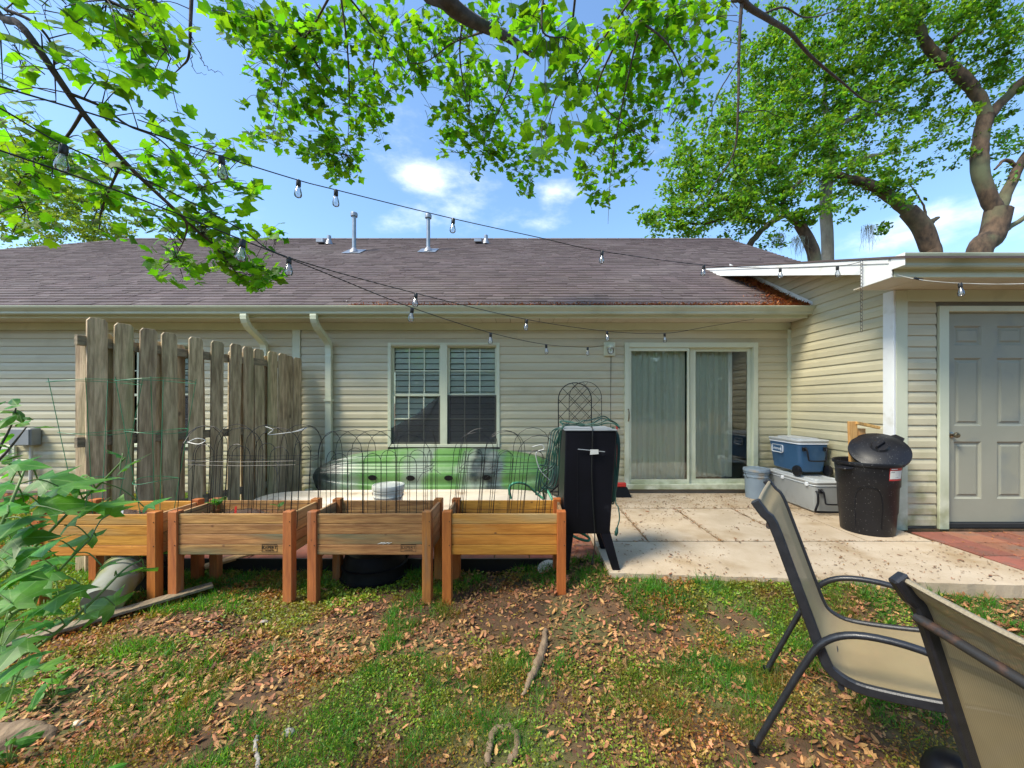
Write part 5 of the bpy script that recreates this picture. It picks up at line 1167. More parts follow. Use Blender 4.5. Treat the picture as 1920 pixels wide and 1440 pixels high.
# ------------------------------------------------------------------ overhead tulip tree
def tulip_tree():
    base = Vector((.6, -2.6, -.17)); t = thing('tulip_tree', 'tall tree overhead whose lobed bright green leaves hang into the top of the picture', 'tree', base)
    tr = catmull([base, base + Vector((.03, .05, 1.5)), base + Vector((-.1, .3, 3.4)), base + Vector((-.3, .6, 6)), base + Vector((-.2, .9, 9))], 5)
    MB().tube(tr, lerpr([.34, .26, .22, .17, .08], len(tr)), 14).build('trunk', X['bark'], t, smooth=60)
    nodes = []     # branch sample points for twigs to spring from
    def br(pts, r0, r1, name='branch'):
        w3 = [P(*p) if p[2] > 0 else Vector(p[3]) for p in pts]; sm = catmull(w3, 6)
        if r0 < .006: sm = [q + Vector((random.uniform(-1, 1), random.uniform(-1, 1), random.uniform(-1, 1))) * .008 for q in sm]
        MB().tube(sm, lerpr([r0, (r0 + r1) * .55, r1], len(sm)), 7 if r0 > .006 else 5).build(name, X['bark' if r0 > .006 else 'twig'], t, smooth=60)
        nodes.extend(sm); return sm
    hub = base + Vector((-.15, .4, 4.3))
    def H(p): return (0, 0, -1, p)
    # limbs from the trunk towards the hanging clusters
    br([H(base + Vector((-.1, .3, 3.2))), H(Vector((-1.3, .2, 3.4))), (-60, -60, 1.55), (45, 55, 1.6), (150, 205, 1.75), (235, 305, 1.95), (330, 395, 2.25), (400, 458, 2.6), (470, 500, 2.9), (520, 520, 3.1)], .018, .003)
    br([H(hub), H(Vector((-.2, .6, 4.0))), (780, -90, 2.6), (838, 0, 2.7), (885, 38, 2.9), (955, 72, 3.3), (1000, 105, 3.6)], .09, .022)
    br([H(hub), H(Vector((.9, .8, 3.9))), (1385, -60, 2.5), (1392, 0, 2.6), (1440, 35, 2.8), (1480, 60, 3.0), (1520, 105, 3.2), (1580, 155, 3.4), (1625, 190, 3.6), (1660, 185, 3.7)], .03, .002)
    br([(1392, -10, 2.6), (1386, 80, 2.65), (1384, 200, 2.7), (1376, 285, 2.8), (1340, 345, 2.9), (1308, 392, 3.0)], .012, .0015)
    br([(1384, 210, 2.7), (1430, 208, 2.8), (1485, 230, 2.9)], .005, .0012); br([(1376, 285, 2.8), (1380, 320, 2.85), (1410, 352, 2.9)], .004, .001)
    br([(1432, 26, 2.8), (1470, 14, 2.8), (1510, 33, 2.9), (1560, 22, 3.0), (1600, 0, 3.1)], .008, .002)
    br([(1384, 110, 2.65), (1350, 170, 2.7), (1325, 230, 2.8), (1295, 255, 2.85)], .005, .001)
    br([(360, -30, 1.9), (357, 45, 1.9), (354, 105, 1.95), (340, 125, 2.0), (318, 145, 2.0)], .009, .0012); br([(355, 60, 1.9), (372, 100, 1.95), (392, 130, 2.0), (415, 138, 2.0)], .003, .0008)
    br([(356, 100, 1.95), (362, 128, 1.97), (385, 140, 2.0)], .002, .0007)
    # secondary branches
    S = [[(10, 18, 1.6), (60, 40, 1.6), (95, 80, 1.65), (102, 130, 1.7), (105, 190, 1.75)], [(152, 215, 1.76), (130, 250, 1.8), (95, 290, 1.85), (50, 325, 1.9), (32, 360, 1.9), (50, 395, 1.95)],
         [(130, 175, 1.7), (190, 200, 1.8), (240, 235, 1.95), (300, 262, 2.1), (350, 315, 2.3), (380, 350, 2.4)], [(230, 302, 1.95), (210, 345, 2.0), (190, 395, 2.05), (186, 430, 2.1)],
         [(330, 395, 2.25), (350, 420, 2.3), (345, 450, 2.4), (330, 480, 2.5)], [(400, 458, 2.6), (430, 495, 2.7), (450, 520, 2.8)], [(200, 0, 1.6), (260, 30, 1.7), (300, 70, 1.8), (320, 110, 1.9)],
         [(650, -10, 3.2), (690, 40, 3.4), (740, 110, 3.6), (785, 165, 3.8)], [(640, 0, 3.2), (652, 100, 3.4), (655, 200, 3.8), (650, 290, 4.2)], [(620, -10, 3.0), (580, 60, 3.2), (540, 110, 3.5), (520, 200, 4.0), (510, 260, 4.2)],
         [(868, 35, 2.95), (862, 100, 3.3), (870, 165, 3.6), (880, 210, 4.0)], [(905, 60, 3.0), (850, 80, 3.3), (800, 115, 3.5), (760, 118, 3.6)], [(975, 80, 3.4), (960, 150, 3.7), (930, 220, 4.1), (905, 290, 4.5)],
         [(1020, -20, 2.4), (1018, 60, 2.4), (1060, 70, 2.5)], [(1080, -20, 2.6), (1065, 100, 2.9), (1040, 190, 3.3), (1020, 260, 3.6)], [(1215, -20, 2.9), (1190, 90, 3.2), (1160, 230, 3.6), (1145, 330, 4.0), (1140, 420, 4.0)],
         [(1190, -10, 2.8), (1140, 60, 3.0), (1090, 130, 3.2), (1040, 190, 3.6), (1000, 280, 4.0)], [(1200, 40, 3.0), (1250, 80, 3.0), (1280, 140, 3.1), (1278, 165, 3.1)], [(1150, 90, 3.1), (1120, 180, 3.5), (1180, 240, 3.8), (1235, 270, 4.0)],
         [(720, 60, 3.6), (700, 130, 3.9), (730, 170, 4.0)], [(560, 60, 3.2), (600, 130, 3.6), (640, 180, 3.9), (690, 200, 4.0)]]
    for s in S: br(s, .007 if s[0][2] < 2.3 else .009, .0015)
    # foliage masses: px, py, rx, ry, D, leaves, leaf size
    B = [(110, 25, 90, 40, 1.55, 40), (215, 45, 80, 45, 1.7, 50), (285, 35, 45, 45, 1.8, 34), (190, 105, 95, 40, 1.75, 46), (290, 95, 30, 45, 1.9, 20), (20, 120, 35, 40, 1.6, 14), (55, 120, 30, 25, 1.6, 8), (20, 185, 40, 35, 1.7, 16), (240, 150, 60, 30, 1.85, 22), (300, 165, 30, 40, 1.9, 10), (215, 175, 45, 25, 1.8, 14), (315, 245, 40, 45, 2.0, 16),
         (45, 280, 60, 30, 1.85, 26), (30, 335, 50, 35, 1.9, 22), (25, 410, 40, 40, 1.9, 22), (120, 300, 70, 28, 1.95, 34), (110, 360, 70, 30, 2.0, 36), (190, 280, 45, 25, 2.0, 18), (210, 345, 65, 35, 2.1, 44), (290, 310, 65, 40, 2.2, 48), (260, 385, 60, 30, 2.3, 34), (350, 330, 50, 45, 2.4, 42), (400, 290, 50, 35, 2.4, 34), (415, 265, 28, 20, 2.4, 10), (470, 340, 32, 45, 2.6, 24), (390, 390, 60, 35, 2.6, 44), (340, 430, 55, 35, 2.6, 36), (410, 445, 55, 30, 2.7, 44), (310, 490, 35, 38, 2.7, 20), (370, 490, 45, 35, 2.8, 28), (450, 490, 55, 28, 2.9, 36), (490, 515, 40, 25, 3.0, 26), (330, 515, 25, 14, 2.8, 6), (500, 440, 35, 22, 3.0, 12), (160, 420, 40, 18, 2.1, 10), (80, 420, 35, 20, 2.0, 8),
         (425, 20, 40, 25, 2.9, 22), (470, 60, 60, 40, 3.2, 56), (440, 60, 25, 30, 3.2, 10), (530, 40, 60, 45, 3.2, 60), (520, 120, 55, 50, 3.5, 74), (590, 90, 55, 60, 3.5, 80), (650, 50, 60, 55, 3.5, 70), (620, 170, 65, 55, 3.8, 96), (540, 200, 55, 35, 4.0, 50), (500, 265, 42, 28, 4.1, 30), (580, 260, 60, 35, 4.2, 60), (640, 290, 50, 50, 4.3, 60), (690, 230, 45, 55, 4.2, 60), (720, 150, 45, 60, 4.0, 60), (740, 60, 60, 50, 3.6, 60), (770, 120, 45, 30, 3.8, 30), (480, 195, 25, 12, 3.6, 6), (610, 300, 30, 30, 4.3, 20), (650, 325, 25, 20, 4.5, 10), (800, 50, 55, 50, 3.4, 48), (800, 140, 25, 20, 3.8, 10),
         (865, 90, 45, 45, 3.6, 46), (850, 150, 45, 35, 4.0, 44), (835, 220, 35, 30, 4.2, 34), (880, 200, 50, 50, 4.2, 66), (870, 270, 60, 30, 4.5, 54), (930, 250, 50, 50, 4.5, 64), (920, 150, 45, 50, 4.0, 50), (900, 40, 50, 35, 3.2, 34), (985, 345, 24, 28, 4.8, 30), (890, 315, 20, 10, 4.6, 8), (965, 300, 35, 30, 4.6, 34), (1020, 290, 40, 35, 4.6, 36), (985, 200, 45, 45, 4.2, 44),
         (1030, 60, 60, 50, 2.6, 38), (970, 40, 40, 35, 2.3, 14), (1090, 60, 50, 50, 2.8, 36), (1030, 130, 45, 40, 2.5, 22), (1090, 130, 50, 45, 2.7, 28), (1040, 180, 40, 35, 2.6, 16), (1090, 210, 45, 40, 2.8, 24), (970, 255, 20, 20, 2.2, 3), (1010, 290, 22, 22, 2.2, 4), (1070, 255, 30, 20, 2.4, 5), (1045, 265, 35, 30, 3.3, 18),
         (1160, 40, 50, 45, 3.2, 48), (1210, 70, 50, 50, 3.4, 56), (1150, 120, 50, 45, 3.5, 50), (1200, 160, 50, 45, 3.8, 58), (1160, 220, 50, 45, 4.0, 60), (1120, 260, 45, 35, 4.2, 46), (1180, 280, 40, 40, 4.4, 50), (1100, 320, 30, 30, 4.5, 34), (1120, 365, 26, 22, 4.8, 26), (1160, 320, 30, 30, 4.6, 26), (1220, 240, 25, 30, 4.2, 14), (1270, 110, 50, 50, 3.6, 52), (1290, 40, 60, 40, 3.3, 46), (1340, 20, 30, 30, 3.2, 18), (1290, 170, 35, 40, 3.8, 30), (1240, 190, 30, 25, 4.0, 16), (1320, 90, 20, 60, 3.2, 16), (1290, 205, 22, 15, 3.6, 8), (1250, 20, 40, 25, 3.2, 24), (1200, 10, 50, 20, 3.2, 20)]
    recs = []; tw = MB(); ntw = 0
    nodes_np = np.array([tuple(q) for q in nodes])
    for (px, py, rx, ry, D, n) in B:
        done = 0; n = int(n * (1.95 if D >= 2.9 else (1.1 if px < 560 else 1.25)))
        while done < n:
            a = random.uniform(0, 6.28); q = math.sqrt(random.random()); Dd = D + random.gauss(0, .16)
            e = P(px + math.cos(a) * rx * q, py + math.sin(a) * ry * q, Dd)
            i = np.argmin(((nodes_np - np.array(e)) ** 2).sum(1)); s = Vector(nodes_np[i])
            if (s - e).length > .26: s = e + (s - e).normalized() * random.uniform(.12, .26)
            mid = (s + e) / 2 + Vector((0, 0, .06 * (s - e).length + random.uniform(-.02, .03)))
            tp = catmull([s, mid, e], 3); tw.tube(tp, lerpr([.0028, .0012], len(tp)), 4, cap=False)
            k = random.randint(3, 5)
            for j in range(k):
                b_ = tp[-1 - (j % 3)] + Vector((random.gauss(0, .035), random.gauss(0, .05), random.gauss(-.01, .03)))
                nrm = Vector((random.gauss(0, .55), random.gauss(-.35, .55), random.choice((1, 1, 1, -.6)) * .75)).normalized()
                size = random.uniform(.050, .092) * (.8 if D < 2.5 and px < 560 else 1) * (1.15 if D < 2.7 and 960 < px < 1120 else 1)
                recs.append((b_.x, b_.y, b_.z, nrm.x, nrm.y, nrm.z, random.uniform(0, 6.28), size)); done += 1
                tw.tube([b_, tp[-1 - (j % 3)]], .0009, 3, cap=False)
    # the crown goes on above and behind the picture
    for _ in range(500):
        p = Vector((random.uniform(-4, 4.5), random.uniform(-5.5, 1.5), random.uniform(4.2, 9)))
        n_ = Vector((random.gauss(0, .5), random.gauss(0, .5), 1)); recs.append((p.x, p.y, p.z, n_.x, n_.y, n_.z, random.uniform(0, 6.28), random.uniform(.10, .17)))
    me = bpy.data.meshes.new('twigs'); me.from_pydata([v - base for v in tw.v], [], tw.f); me.materials.append(X['twig']); o = bpy.data.objects.new('twigs', me); COL.objects.link(o); o.parent = t; o['kind'] = 'stuff'
    h = len(recs) // 2; random.shuffle(recs)
    place_leaves(t, recs[:h], TUL, X['tulip'], 150); place_leaves(t, recs[h:], TUL2, X['tulip'], 150)
tulip_tree()

# ------------------------------------------------------------------ oaks behind the house
def crown(t, blobs, mat, lsize, sname='leaves', cl=.55, per=46, flat=.45):
    pos = []; nr = []
    for (px, py, rx, ry, D, dens) in blobs:
        c = P(px, py, D); Rx = rx / F * D; Ry = ry / F * D; n = int(dens * rx * ry / 74)
        for _ in range(n):
            a = rng.uniform(0, 2 * np.pi); q = np.sqrt(rng.random()); cc = np.array([c.x + math.cos(a) * q * Rx, c.y + rng.normal(0, min(Rx, 2.2) * .6), c.z + math.sin(a) * q * Ry])
            m = int(per * rng.uniform(.5, 1.4)); r = cl * rng.uniform(.5, 1.3)
            o = rng.normal(0, 1, (m, 3)); o /= np.linalg.norm(o, axis=1, keepdims=True); o *= (rng.random((m, 1)) ** .5) * r; o[:, 2] *= flat
            o[:, 2] += -.12 * (o[:, 0] ** 2 + o[:, 1] ** 2) / r
            pos.append(cc + o); nn = rng.normal(0, .6, (m, 3)); nn[:, 2] += .8; nr.append(nn)
    pos = np.concatenate(pos); nr = np.concatenate(nr); n = len(pos)
    me = bulk_mesh(sname, QUAD[0], QUAD[1], frames(nr, rng.uniform(0, 6.28, n), rng.uniform(.7, 1.3, n) * lsize), pos - np.array(wloc(t))); me.materials.append(mat)
    o = bpy.data.objects.new(sname, me); COL.objects.link(o); o.parent = t; o['kind'] = 'stuff'; return n
def limb(t, pts, rs, mat='bark_oak', name='limb', D=None):
    w3 = [P(p[0], p[1], p[2] if len(p) > 2 else D) for p in pts]; sm = catmull(w3, 6); sm = [q + Vector((random.gauss(0, .015), random.gauss(0, .015), 0)) for q in sm]
    return MB().tube(sm, lerpr([r * .76 / F * (D or pts[0][2]) for r in rs], len(sm)), 10).build(name, X[mat], t, smooth=60)
def oak(lab, D, trunk, tr, limbs, blobs, mat='bark_oak', leaf='oakleaf', ls=.20, **kw):
    b = P(trunk[0][0], trunk[0][1], D); base = Vector((b.x, D, -.1)); t = thing('oak_tree', lab, 'tree', base, 'oak trees behind the house')
    w3 = [base, Vector((b.x, D, b.z * .5))] + [P(x, y, D) for x, y in trunk]; sm = catmull(w3, 6)
    MB().tube(sm, lerpr([tr[0] * 1.3 / F * D] + [r * .82 / F * D for r in tr], len(sm)), 12).build('trunk', X[mat], t, smooth=60)
    for pts, rs in limbs: limb(t, pts, rs, mat, D=D)
    crown(t, blobs, X[leaf], ls, **kw); return t
oak('twisted oak at the far right whose bare trunk forks above the wing roof', 19, [(1834, 482), (1860, 442), (1872, 395)], [22, 23, 24],
    [([(1868, 400), (1845, 350), (1836, 300), (1840, 255), (1850, 215)], [17, 16, 17, 15, 16]), ([(1850, 222), (1832, 178), (1800, 140), (1765, 112), (1738, 85), (1722, 50), (1705, 20), (1700, -20)], [14, 13, 14, 12, 11, 10, 8, 7]),
     ([(1852, 220), (1885, 185), (1920, 150), (1960, 120)], [12, 10, 10, 8]), ([(1872, 398), (1893, 350), (1912, 310), (1940, 270)], [14, 11, 10, 8]), ([(1865, 440), (1890, 428), (1925, 405)], [7, 6, 5]), ([(1722, 50), (1726, 20), (1724, -20)], [6, 5, 4]),
     ([(1912, 315), (1885, 300), (1865, 318)], [5, 4, 2]), ([(1800, 140), (1770, 130), (1735, 140)], [5, 4, 2]), ([(1765, 112), (1790, 70), (1830, 40)], [6, 4, 2])],
    [(1860, 25, 90, 45, 18.5, .95), (1790, 60, 60, 45, 19, .6), (1900, 110, 50, 60, 18.5, .75), (1820, 90, 60, 40, 19.5, .5), (1700, 25, 60, 40, 19, .7), (1640, 55, 60, 50, 19.5, .7), (1700, 100, 40, 50, 19.5, .55), (1770, 200, 55, 45, 19.5, .6), (1800, 250, 50, 40, 19.5, .45), (1740, 260, 45, 45, 19.5, .5), (1860, 180, 40, 50, 20, .4), (1900, 250, 30, 40, 19, .5), (1790, 300, 35, 22, 19.5, .4), (1900, 330, 25, 25, 19, .35), (1750, 10, 120, 30, 18, .7), (1890, 60, 60, 40, 18, .6), (1700, 185, 50, 40, 19.5, .5), (2000, 120, 80, 120, 19, .5)], per=40)
oak('oak with a thick leaning limb right of the big crown', 18, [(1748, 490), (1742, 460), (1728, 425), (1702, 395)], [19, 18, 19, 17],
    [([(1704, 398), (1665, 365), (1628, 345), (1590, 335), (1560, 320)], [15, 14, 12, 9, 6]), ([(1735, 425), (1752, 412), (1760, 408)], [8, 5, 3]), ([(1738, 412), (1728, 380), (1705, 345)], [3, 2, 1])],
    [(1680, 360, 45, 28, 17.8, .7), (1620, 345, 50, 30, 17.8, .8), (1650, 300, 60, 40, 18, .8), (1690, 330, 30, 20, 18, .5), (1640, 420, 28, 22, 18, .35), (1760, 390, 18, 20, 18, .2)], per=40)
oak('pale barked oak in the middle of the big green crown', 20, [(1552, 500), (1551, 440), (1548, 380), (1556, 300), (1560, 240)], [12, 12, 12, 11, 9],
    [([(1558, 250), (1590, 225), (1640, 215), (1680, 205)], [8, 6, 5, 3]), ([(1556, 235), (1545, 180), (1560, 120)], [7, 5, 3]), ([(1560, 330), (1600, 300), (1650, 290), (1690, 285)], [5, 5, 4, 3])],
    [(1500, 60, 90, 60, 20, .9), (1560, 30, 90, 45, 20, .9), (1600, 110, 80, 60, 19.5, .9), (1520, 150, 90, 60, 19.5, 1), (1440, 140, 60, 60, 20, .9), (1580, 200, 80, 60, 19.5, .9), (1500, 240, 80, 60, 19, 1), (1420, 220, 65, 60, 19.5, .9), (1640, 220, 60, 50, 19.5, .7), (1560, 290, 70, 50, 19, .9), (1650, 150, 60, 50, 20, .6), (1480, 320, 80, 50, 18.5, .9), (1400, 90, 40, 50, 20, .5)], 'bark_pale', per=44)
oak('low dark oak spreading left over the end of the roof ridge', 17.5, [(1528, 500), (1518, 455), (1498, 420)], [13, 13, 11],
    [([(1500, 425), (1475, 400), (1470, 370), (1500, 340)], [8, 7, 6, 4]), ([(1400, 470), (1420, 440), (1445, 418), (1480, 400)], [8, 7, 6, 5]), ([(1440, 420), (1370, 410), (1310, 420), (1250, 410)], [4, 4, 3, 2]), ([(1405, 380), (1340, 375), (1290, 400)], [4, 3, 2])],
    [(1420, 300, 60, 50, 17.5, .9), (1350, 290, 60, 50, 17.5, .75), (1300, 260, 45, 40, 18, .55), (1370, 220, 55, 45, 18, .75), (1290, 320, 50, 40, 17.5, .8), (1350, 360, 70, 45, 17, .95), (1430, 370, 60, 45, 17, .9), (1270, 370, 45, 35, 17, .8), (1290, 415, 60, 25, 17, .8), (1210, 405, 40, 22, 17, .55), (1380, 415, 55, 35, 17, .8), (1500, 380, 50, 45, 17, .8), (1550, 380, 40, 30, 17, .6), (1240, 430, 50, 14, 17, .6), (1440, 450, 30, 22, 17, .5), (1600, 390, 35, 25, 17.2, .4), (1250, 300, 25, 25, 18, .3), (1330, 440, 60, 12, 17, .5)], per=44)
# Spanish moss strands
def moss(px, py, D, ln, lab):
    p = P(px, py, D); t = MB(); 
    for k in range(60):
        q = p + Vector((random.gauss(0, .16), random.gauss(0, .1), random.uniform(-.1, .1))); l = ln / F * D * random.uniform(.1, 1) ** 1.3
        t.tube(catmull([q, q + Vector((random.gauss(0, .06), 0, -l * .5)), q + Vector((random.gauss(0, .09), 0, -l))], 3), lerpr([.009, .003], 7), 4, cap=False)
    t.build('spanish_moss', X['moss'], None, label=lab, category='moss', group='moss strands hanging from the oaks')
moss(1630, 425, 18, 50, 'grey moss strand hanging alone in the sky between the two right trunks'); moss(1495, 445, 17.3, 40, 'moss strand hanging left of the pale barked trunk'); moss(1545, 340, 19.4, 60, 'moss draped down the pale barked trunk'); moss(1460, 440, 17.0, 34, 'moss strand low over the roof end')

def simple_tree(lab, base, blobs, leaf, ls, grp, th=5, **kw):
    t = thing('broadleaf_tree', lab, 'tree', base, grp); b = Vector(base)
    sm = catmull([b, b + Vector((.1, 0, th * .5)), b + Vector((-.1, .1, th))], 5); MB().tube(sm, lerpr([.3, .15], len(sm)), 9).build('trunk', X['bark_oak'], t, smooth=60)
    for k in range(6):
        a = k * 1.05; e = b + Vector((math.cos(a) * 1.6, math.sin(a) * 1.6, th * (.75 + .07 * k))); MB().tube(catmull([b + Vector((0, 0, th * (.45 + .06 * k))), (b + e) / 2 + Vector((0, 0, th * .35)), e], 4), lerpr([.12, .03], 9), 7).build('limb', X['bark_oak'], t, smooth=60)
    crown(t, blobs, X[leaf], ls, **kw); return t
simple_tree('pale yellow green tree beyond the left end of the roof', (P(60, 470, 16).x, 16, -.1), [(50, 410, 90, 40, 16, 1.3), (120, 395, 60, 30, 16.5, 1.2), (30, 350, 60, 40, 16, 1.1), (180, 430, 55, 22, 16, 1.2), (215, 440, 35, 12, 16, 1.1), (20, 300, 50, 40, 16, .9), (-60, 380, 70, 80, 16, 1), (100, 445, 120, 20, 16, 1.2), (130, 350, 60, 50, 16, 1.1), (60, 310, 60, 50, 16, 1.1), (190, 400, 50, 40, 16, 1.1), (50, 250, 30, 30, 16, .6)], 'farleaf', .13, 'trees beyond the left roof end', per=60, cl=.4)
# woodland of leaves, added unseen behind the camera for reflections and green bounce
def backdrop():
    t = props(thing('backdrop', None, None, (0, -16, 0)), kind='stuff'); 
    pos = []; nr = []
    for k in range(1600):
        c = np.array([rng.uniform(-42, 42), rng.uniform(-28, -21), rng.uniform(.2, 8) ]); m = 22
        o = rng.normal(0, .75, (m, 3)); pos.append(c + o); nn = rng.normal(0, 1, (m, 3)); nr.append(nn)
    pos = np.concatenate(pos); nr = np.concatenate(nr); n = len(pos)
    me = bulk_mesh('backdrop', QUAD[0], QUAD[1], frames(nr, rng.uniform(0, 6.28, n), rng.uniform(.6, 1.2, n) * .8), pos); me.materials.append(X['backleaf'])
    bpy.data.objects.remove(t); o = bpy.data.objects.new('backdrop', me); COL.objects.link(o); props(o, kind='stuff', label='added leaf backdrop, unseen behind the camera, for the glass to reflect', category='backdrop')
backdrop()

# ------------------------------------------------------------------ shrub at the left
def shrub():
    t = thing('sweetgum_sapling', 'leafy sapling with large star shaped leaves at the left edge', 'shrub', (-1.55, 1.05, -.16))
    L_ = [(20, 905, 75, 1.0), (70, 897, 90, 1.05), (155, 893, 95, 1.12), (225, 880, 60, 1.1), (110, 912, 90, 1.0), (30, 925, 80, .95), (75, 945, 80, .98), (160, 950, 90, 1.05), (205, 965, 60, 1.1), (270, 950, 50, 1.15), (50, 965, 90, .95), (120, 985, 80, 1.0), (180, 1005, 60, 1.08), (90, 1015, 80, 1.0), (20, 1010, 80, .9), (60, 1050, 70, .98), (30, 1075, 70, .9), (95, 1070, 90, 1.0), (150, 1095, 70, 1.05), (215, 1080, 65, 1.12), (270, 1065, 45, 1.15), (20, 1130, 95, .9), (110, 1115, 70, 1.0), (215, 1135, 85, 1.08), (50, 1195, 75, .95), (60, 1225, 80, .95), (10, 1165, 60, .9), (100, 1165, 50, 1.0), (145, 1150, 60, 1.05), (60, 1140, 60, 1.0), (75, 1255, 60, 1.1), (15, 870, 60, .95), (230, 855, 42, 1.1), (45, 940, 70, 1.0), (140, 925, 70, 1.1), (25, 1045, 60, .88), (190, 1060, 50, 1.05), (15, 960, 60, .9), (160, 1150, 50, 1.0), (0, 1100, 70, .85), (0, 1210, 60, .85), (10, 1330, 60, .9), (20, 1290, 60, .95), (120, 960, 60, .95), (65, 990, 60, .9), (40, 1270, 50, 1.05)]
    recs = []; stems = []
    main = [catmull([Vector((-1.95, 1.0, -.16)), P(-120, 1250, 1.0), P(-40, 1120, 1.0), P(60, 1030, 1.05), P(130, 960, 1.08), P(190, 905, 1.1), P(235, 858, 1.1)], 5), catmull([Vector((-1.6, 1.0, -.16)), P(-60, 1100, .9), P(0, 990, .92), P(30, 920, .95), P(50, 870, 1.0)], 5),
            catmull([Vector((-1.9, 1.1, -.16)), P(-40, 1280, 1.0), P(60, 1220, 1.0), P(160, 1140, 1.05), P(230, 1070, 1.12), P(262, 1052, 1.15)], 5), catmull([Vector((-1.6, 1.0, -.16)), P(-20, 1230, .95), P(60, 1130, 1.0), P(120, 1060, 1.02), P(170, 1010, 1.05)], 5)]
    for m in main: MB().tube(m, lerpr([.007, .004, .002], len(m)), 7).build('stem', X['stem'], t, smooth=60)
    nodes = np.array([tuple(q) for m in main for q in m])
    for (px, py, w_, D) in L_:
        for rep in range(2):
            D2 = D + (random.uniform(-.02, .02) if rep == 0 else random.uniform(.06, .2)); c = P(px + (0 if rep == 0 else random.uniform(-35, 35)), py + (0 if rep == 0 else random.uniform(-30, 30)), D2)
            if rep == 1 and (random.random() < .6 or px > 150): continue
            size = w_ / F * D2 * random.uniform(.74, .94); nrm = Vector((random.gauss(0, .28), random.gauss(-.32, .28), 1)).normalized()
            recs.append((c.x, c.y, c.z, nrm.x, nrm.y, nrm.z, random.uniform(0, 6.28), size))
            i = np.argmin(((nodes - np.array(c)) ** 2).sum(1)); s = Vector(nodes[i]); MB().tube(catmull([s, (s + c) / 2 + Vector((0, 0, .015)), c], 3), .0016, 5).build('petiole', X['stem'], t)
    place_leaves(t, recs, PALM, X['shrubleaf'], 300)
    # upper left: azalea like leaves on fine twigs
    t2 = thing('leafy_shrub', 'small leaved shrub at the left edge in front of the outlet covers', 'shrub', (-2.0, 1.45, -.16)); recs = []
    tw = [catmull([Vector((-2.0, 1.45, -.16)), P(-60, 980, 1.4), P(-10, 860, 1.4), P(20, 800, 1.42), P(30, 765, 1.42)], 4), catmull([P(-40, 900, 1.4), P(10, 850, 1.42), P(50, 800, 1.45)], 4)]
    for m in tw: MB().tube(m, lerpr([.006, .002], len(m)), 6).build('stem', X['bark'], t2, smooth=60)
    for (px, py) in ((10, 750), (20, 745), (5, 765), (30, 775), (15, 785), (45, 790), (60, 782), (25, 795), (5, 790), (-10, 800), (5, 815), (20, 810), (35, 845), (45, 850), (5, 840), (-5, 860), (15, 868), (60, 800), (-20, 770), (-15, 830), (30, 765), (48, 862), (30, 880), (5, 885)):
        c = P(px, py, 1.4 + random.uniform(-.05, .05)); nrm = Vector((random.gauss(0, .4), random.gauss(-.4, .3), 1)); recs.append((c.x, c.y, c.z, nrm.x, nrm.y, nrm.z, random.uniform(0, 6.28), random.uniform(.05, .08)))
    place_leaves(t2, recs, OVAL, X['shrubleaf'], 300)
    # low plant at the bottom left
    for (px, py, D, n, s, lab) in ((170, 1425, 1.42, 11, .085, 'low bright green plant at the bottom left beside the buried root'), (100, 1265, 1.9, 9, .09, 'low dark green plant on the mossy ground at the left'), (15, 1345, 1.55, 8, .08, 'small sprig of leaves at the left edge above the buried root')):
        b = P(px, py, D); b.z = float(gz(b.x, b.y)); t3 = thing('low_plant', lab, 'plant', b); recs = []
        for k in range(n):
            a = k * 2.4 + random.uniform(-.3, .3); h = random.uniform(.03, .12); e = b + Vector((math.cos(a) * s * .35, math.sin(a) * s * .35, h)); MB().tube([b, e], .002, 5).build('stem', X['stem'], t3)
            nrm = Vector((math.cos(a) * .5, math.sin(a) * .5 - .2, .9)); recs.append((e.x, e.y, e.z, nrm.x, nrm.y, nrm.z, a - 1.57 + random.uniform(-.4, .4), s * random.uniform(.8, 1.2)))
        place_leaves(t3, recs, OVAL, X['shrubleaf'], 50)
shrub()

# ------------------------------------------------------------------ things on the ground
def ground_tube(name, lab, cat, pts, rs, mat, sub=6, z=.0, seg=10):
    w3 = []
    for (px, py) in pts:
        D = 2.0
        for _ in range(12):
            zz = float(gz((px - CX) / F * D, D)); D = (ZC - zz) * F / (py - CY)
        p = P(px, py, D); p.z = float(gz(p.x, p.y)) + z; w3.append(p)
    sm = catmull(w3, sub); sm = [q + Vector((random.gauss(0, .003), random.gauss(0, .003), random.gauss(0, .002))) for q in sm]
    return MB().tube(sm, [max(.001, r * random.uniform(.88, 1.12)) for r in lerpr(rs, len(sm))], seg).build(name, X[mat], None, smooth=60, label=lab, category=cat)
ground_tube('tree_root', 'straight grey root surfacing in the middle of the lawn', 'root', [(1022, 1185), (1020, 1215), (1008, 1250), (995, 1280), (978, 1312)], [.013, .024, .026, .018, .005], 'root', z=.016)
ground_tube('tree_root', 'curved left half of the root loop at the bottom centre', 'root', [(915, 1440), (918, 1405), (928, 1378), (948, 1368), (965, 1375)], [.012, .015, .017, .015, .010], 'root', z=.012)
ground_tube('tree_root', 'short right half of the root loop at the bottom centre', 'root', [(960, 1372), (972, 1390), (968, 1415), (955, 1435)], [.010, .014, .015, .013], 'root', z=.012)
ground_tube('stick', 'thick pale stick lying at the bottom left of centre', 'stick', [(478, 1385), (482, 1415), (486, 1445)], [.008, .009, .009], 'stone', z=.012)
ground_tube('tree_root', 'wide weathered root buried at the bottom left corner', 'root', [(-90, 1440), (-20, 1400), (50, 1385), (105, 1378)], [.10, .09, .07, .02], 'root', z=-.01, seg=14)
